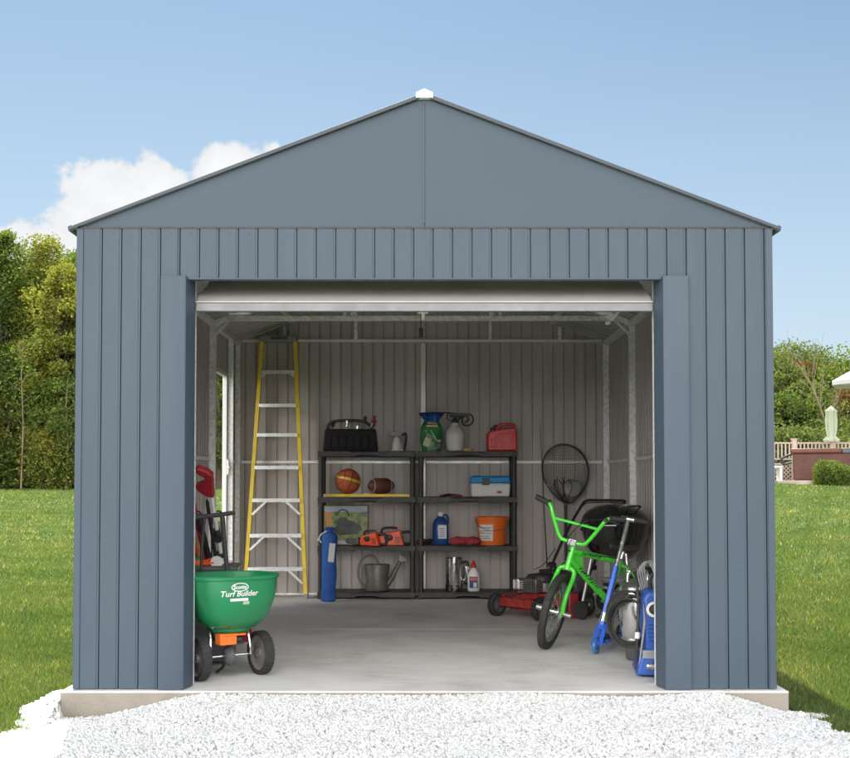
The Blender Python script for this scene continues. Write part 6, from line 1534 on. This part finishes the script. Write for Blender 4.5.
while i < W_f:
    mb.beam((i, 0.01, 0.07), (i + s, 0.01, 0.07 + s), 0.008, 0.028, up=(1, 0, -1)); mb.beam((i + s, -0.01, 0.07), (i, -0.01, 0.07 + s), 0.008, 0.028, up=(1, 0, 1)); i += 0.13
mb.build('lattice', M['fencep'], FN)
# patio strip under the tub
mb = MB(); mb.box(((fx0 + fx1) / 2 + .8, 29.0, gz(9, 28.0) + 0.0), (fx1 - fx0 + 1.2, 3.4, 0.16)); tag(mb.build('patio', M['fencep'], bevel=0.01), kind='structure')
pz = gz(9, 28.0) + 0.08
# hot tub
hx0, hx1 = at(794, 470, 28.4).x, at(862, 470, 28.4).x; w = hx1 - hx0; h = at(800, 447, 28.4).z - pz
HTB = thing('hot_tub', 'large brown hot tub with a folded vinyl cover on the patio', 'hot tub', ((hx0 + hx1) / 2 + 0.25, 29.2, pz), R(-18))
mb = MB(); mb.box((0, 0, h * .41), (w - .08, 1.7, h * .82), taper=(1.02, 1.02)); mb.build('cabinet', M['tub'], HTB, bevel=0.05, seg=3)
mb = MB(); mb.box((-w * .16, 0, h * .89), (w * .72, 1.85, h * .15)); mb.build('cover', M['tubcover'], HTB, bevel=0.05, seg=3)
mb = MB(); mb.box((w * .35, 0, h * .89), (w * .30, 1.8, h * .16)); mb.build('open_rim', M['dgrey'], HTB, bevel=0.03)
mb = MB(); mb.tube(catmull([(-w / 2, -0.7, h * .55), (-w / 2 - .22, -.7, h * .5), (-w / 2 - .32, -.7, h * .62), (-w / 2 - 0.2, -.7, h * .72), (-w / 2, -.7, h * .8)]), 0.035, 8); mb.build('cover_lifter', M['black'], HTB)
# bench beside the tub
bx = at(779, 470, 28.2).x; bt = thing('white_bench', 'low white bench between the fence and the hot tub', 'bench', (bx, 29.4, pz))
mb = MB(); mb.box((0, 0, .42), (0.9, .4, .06)); mb.build('seat', M['galvw'], bt, bevel=.01)
for sx in (-.38, .38):
    mb = MB(); mb.box((sx, 0, .195), (.07, .36, .39)); mb.build('leg', M['galvw'], bt)
# clipped bush in front of the tub
g = Vector((at(836, 478, 26.9).x, 26.9, gz(10, 26.9))); bush('clipped green shrub in front of the hot tub', g, 1.25, 0.95, height(836, 458, 26.9), 'mid', 14000, 0.028)
# closed parasol
Y = 29.9; x = at(838.5, 450, Y).x; o = thing('closed_parasol', 'closed pale green patio parasol behind the hot tub', 'parasol', (x, Y + .6, pz))
zt = at(838, 406, Y + .6).z - pz; zb = at(838, 442, Y + .6).z - pz
mb = MB(); mb.cyl((0, 0, 0), (0, 0, zt + .02), 0.025, 10); mb.cyl((0, 0, 0), (0, 0, .08), .28, 20); mb.build('pole', M['fencep'], o)
mb = MB(); n = 40; vs = []; rr = [(0.16, 0.0), (0.19, .06), (0.10, .16), (0.13, .35), (0.14, .6), (0.12, .82), (0.14, .86), (0.06, .95), (0.01, 1)]
for (r_, t_) in rr:
    for j in range(n): a = 2 * PI * j / n; q = r_ * 1.25 * (1 + .16 * math.cos(8 * a)); vs.append((q * math.cos(a), q * math.sin(a), zb + (zt - zb) * t_))
mb.add(vs, [(i * n + j, i * n + (j + 1) % n, (i + 1) * n + (j + 1) % n, (i + 1) * n + j) for i in range(len(rr) - 1) for j in range(n)]); mb.build('canopy', M['canvas'], o, ang=50)
# open white parasol cut by the frame
Y = 27.6; xc = at(886, 380, Y).x; o = thing('white_parasol', 'open white patio parasol at the right edge', 'parasol', (xc, Y, pz))
z0 = at(850, 381, Y).z - pz; z1 = at(870, 352, Y).z - pz; rad = xc - at(832, 380, Y).x
mb = MB(); mb.cyl((0, 0, 0), (0, 0, z1), 0.03, 10); mb.cyl((0, 0, 0), (0, 0, .1), .3, 20); mb.build('pole', M['fencep'], o)
mb = MB(); vs = [(0, 0, z1)]; n = 8
for i in range(n): a = 2 * PI * i / n; vs.append((rad * math.cos(a), rad * math.sin(a), z0))
for i in range(n): a = 2 * PI * i / n; vs.append((rad * math.cos(a), rad * math.sin(a), z0 - .12))
mb.add(vs, [(0, 1 + i, 1 + (i + 1) % n) for i in range(n)] + [(1 + i, 9 + i, 9 + (i + 1) % n, 1 + (i + 1) % n) for i in range(n)]); cp = mb.build('canopy', M['canvasw'], o, flat=True)
sd = cp.modifiers.new('t', 'SOLIDIFY'); sd.thickness = 0.01
# post of a pergola beside it
# ================================================================== LIGHT
w = bpy.data.worlds.new('World'); S.world = w; w.use_nodes = True
nt = w.node_tree; N, L = nt.nodes, nt.links
bgn = N.get('Background') or N.new('ShaderNodeBackground')
SUN_DIR = Vector((-0.24, 0.97, 0)).normalized(); ELEV = R(61)
sky = N.new('ShaderNodeTexSky'); sky.sky_type = 'NISHITA'; sky.sun_disc = False
sky.sun_elevation = ELEV; sky.sun_rotation = math.atan2(SUN_DIR.x, SUN_DIR.y)
sky.altitude = 100; sky.air_density = 0.72; sky.dust_density = 1.6; sky.ozone_density = 2.8
SKY = 0.05
# clouds on the sky, by direction
tc = N.new('ShaderNodeTexCoord')
def blob(direction, sig, power):
    d = N.new('ShaderNodeVectorMath'); d.operation = 'SUBTRACT'; d.inputs[1].default_value = direction; L.new(tc.outputs['Generated'], d.inputs[0])
    m = N.new('ShaderNodeVectorMath'); m.operation = 'MULTIPLY'; m.inputs[1].default_value = (1 / sig[0], 1 / sig[0], 1 / sig[1]); L.new(d.outputs[0], m.inputs[0])
    l = N.new('ShaderNodeVectorMath'); l.operation = 'LENGTH'; L.new(m.outputs[0], l.inputs[0])
    r = N.new('ShaderNodeMapRange'); r.inputs['From Min'].default_value = 0; r.inputs['From Max'].default_value = 1.6; r.inputs['To Min'].default_value = power; r.inputs['To Max'].default_value = -0.2
    L.new(l.outputs['Value'], r.inputs['Value']); return r.outputs['Result']
def mathn(op, a, b):
    m = N.new('ShaderNodeMath'); m.operation = op
    for i, q in enumerate((a, b)):
        if isinstance(q, (int, float)): m.inputs[i].default_value = q
        else: L.new(q, m.inputs[i])
    return m.outputs[0]
def dirof(px, py): return tuple(ray(px, py).normalized())
blobs = [blob(dirof(115, 200), (0.062, 0.040), 1.1), blob(dirof(158, 190), (0.040, 0.036), 1.0), blob(dirof(82, 212), (0.036, 0.032), 0.95), blob(dirof(238, 170), (0.050, 0.026), 1.1), blob(dirof(205, 176), (0.03, 0.016), 0.6), blob(dirof(20, 252), (0.10, 0.028), 1.15), blob(dirof(845, 395), (0.07, 0.04), 0.85),
         blob(dirof(-160, 210), (0.09, 0.04), 0.8), blob(dirof(160, 236), (0.07, 0.03), 0.75), blob(dirof(1000, 330), (0.10, 0.03), 0.7)]
acc = blobs[0]
# unseen cloud banks added behind the camera to light facade and interior, stronger left
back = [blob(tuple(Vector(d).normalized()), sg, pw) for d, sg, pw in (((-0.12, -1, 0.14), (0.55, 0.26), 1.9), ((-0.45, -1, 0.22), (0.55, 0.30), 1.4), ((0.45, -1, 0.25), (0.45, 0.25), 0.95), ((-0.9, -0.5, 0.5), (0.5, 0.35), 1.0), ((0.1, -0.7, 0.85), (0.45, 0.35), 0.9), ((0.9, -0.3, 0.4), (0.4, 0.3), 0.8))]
for b_ in blobs[1:]: acc = mathn('MAXIMUM', acc, b_)
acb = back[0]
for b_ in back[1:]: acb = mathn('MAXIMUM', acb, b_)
front_acc = acc
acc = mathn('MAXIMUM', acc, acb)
no = N.new('ShaderNodeTexNoise'); no.inputs['Scale'].default_value = 26; no.inputs['Detail'].default_value = 10; no.inputs['Roughness'].default_value = 0.58
L.new(tc.outputs['Generated'], no.inputs['Vector'])
no2 = N.new('ShaderNodeTexNoise'); no2.inputs['Scale'].default_value = 70; no2.inputs['Detail'].default_value = 8; L.new(tc.outputs['Generated'], no2.inputs['Vector'])
s1 = mathn('MULTIPLY', mathn('SUBTRACT', no.outputs['Fac'], 0.5), 1.35)
s2 = mathn('ADD', s1, mathn('MULTIPLY', mathn('SUBTRACT', no2.outputs['Fac'], 0.5), 0.35))
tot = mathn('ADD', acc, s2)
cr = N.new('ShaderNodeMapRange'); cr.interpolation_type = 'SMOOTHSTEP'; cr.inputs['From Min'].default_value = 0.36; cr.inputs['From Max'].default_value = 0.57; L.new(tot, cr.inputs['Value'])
# thin wide veil low over the horizon
# added rear banks are far brighter, as fill light; front clouds dimmer, greyest where thin
body = N.new('ShaderNodeMapRange'); body.inputs['From Min'].default_value = 0.35; body.inputs['From Max'].default_value = 1.15; body.inputs['To Min'].default_value = 0.84; body.inputs['To Max'].default_value = 1.0; L.new(tot, body.inputs['Value'])
fcol = N.new('ShaderNodeVectorMath'); fcol.operation = 'SCALE'; fcol.inputs[0].default_value = (6.1, 6.2, 6.3); L.new(body.outputs['Result'], fcol.inputs['Scale'])
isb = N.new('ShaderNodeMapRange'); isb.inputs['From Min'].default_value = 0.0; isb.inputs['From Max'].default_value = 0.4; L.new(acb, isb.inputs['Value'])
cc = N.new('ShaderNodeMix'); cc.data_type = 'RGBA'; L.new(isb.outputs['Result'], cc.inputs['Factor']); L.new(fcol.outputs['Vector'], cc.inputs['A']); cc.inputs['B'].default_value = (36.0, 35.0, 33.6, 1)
tn = N.new('ShaderNodeVectorMath'); tn.operation = 'MULTIPLY'; tn.inputs[1].default_value = (0.74, 0.885, 0.83); L.new(sky.outputs['Color'], tn.inputs[0])
sz = N.new('ShaderNodeSeparateXYZ'); L.new(tc.outputs['Generated'], sz.inputs[0])
hf = N.new('ShaderNodeMapRange'); hf.inputs['From Min'].default_value = 0.0; hf.inputs['From Max'].default_value = 0.40; hf.inputs['To Min'].default_value = 0.92; hf.inputs['To Max'].default_value = 0.0; L.new(sz.outputs['Z'], hf.inputs['Value'])
hz = N.new('ShaderNodeMix'); hz.data_type = 'RGBA'; L.new(hf.outputs['Result'], hz.inputs['Factor']); L.new(tn.outputs['Vector'], hz.inputs['A']); hz.inputs['B'].default_value = (4.3, 5.0, 5.6, 1)
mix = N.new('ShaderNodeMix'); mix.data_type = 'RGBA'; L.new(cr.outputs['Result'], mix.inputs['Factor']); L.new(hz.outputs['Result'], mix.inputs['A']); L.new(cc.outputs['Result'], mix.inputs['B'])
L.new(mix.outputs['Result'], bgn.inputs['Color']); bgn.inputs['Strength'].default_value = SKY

sl = bpy.data.lights.new('sun', 'SUN'); sl.energy = 3.2; sl.angle = R(0.53); sl.color = (1.0, 0.955, 0.89)
so = bpy.data.objects.new('sun', sl); COL.objects.link(so)
sv = Vector((SUN_DIR.x * math.cos(ELEV), SUN_DIR.y * math.cos(ELEV), math.sin(ELEV)))
so.rotation_euler = sv.to_track_quat('Z', 'Y').to_euler(); so.location = (0, 0, 30)

# ================================================================== CAMERA
cd = bpy.data.cameras.new('camera'); co = bpy.data.objects.new('camera', cd); COL.objects.link(co)
cd.sensor_width = 36; cd.sensor_fit = 'HORIZONTAL'; cd.lens = F / 850 * 36
cd.shift_x = (425 - CX) / 850; cd.shift_y = (CY - 379) / 850
cd.clip_start = 0.05; cd.clip_end = 3000
co.location = CAM; co.rotation_euler = (R(90) + PITCH, 0, 0)
S.camera = co
S.view_settings.view_transform = 'Standard'; S.view_settings.look = 'None'; S.view_settings.exposure = 1.7; S.view_settings.gamma = 1
S.view_settings.use_curve_mapping = False
S.render.engine = 'CYCLES'
S.cycles.use_denoising = True
S.cycles.max_bounces = 10; S.cycles.diffuse_bounces = 6; S.cycles.glossy_bounces = 4; S.cycles.transparent_max_bounces = 8
S.cycles.sample_clamp_indirect = 8
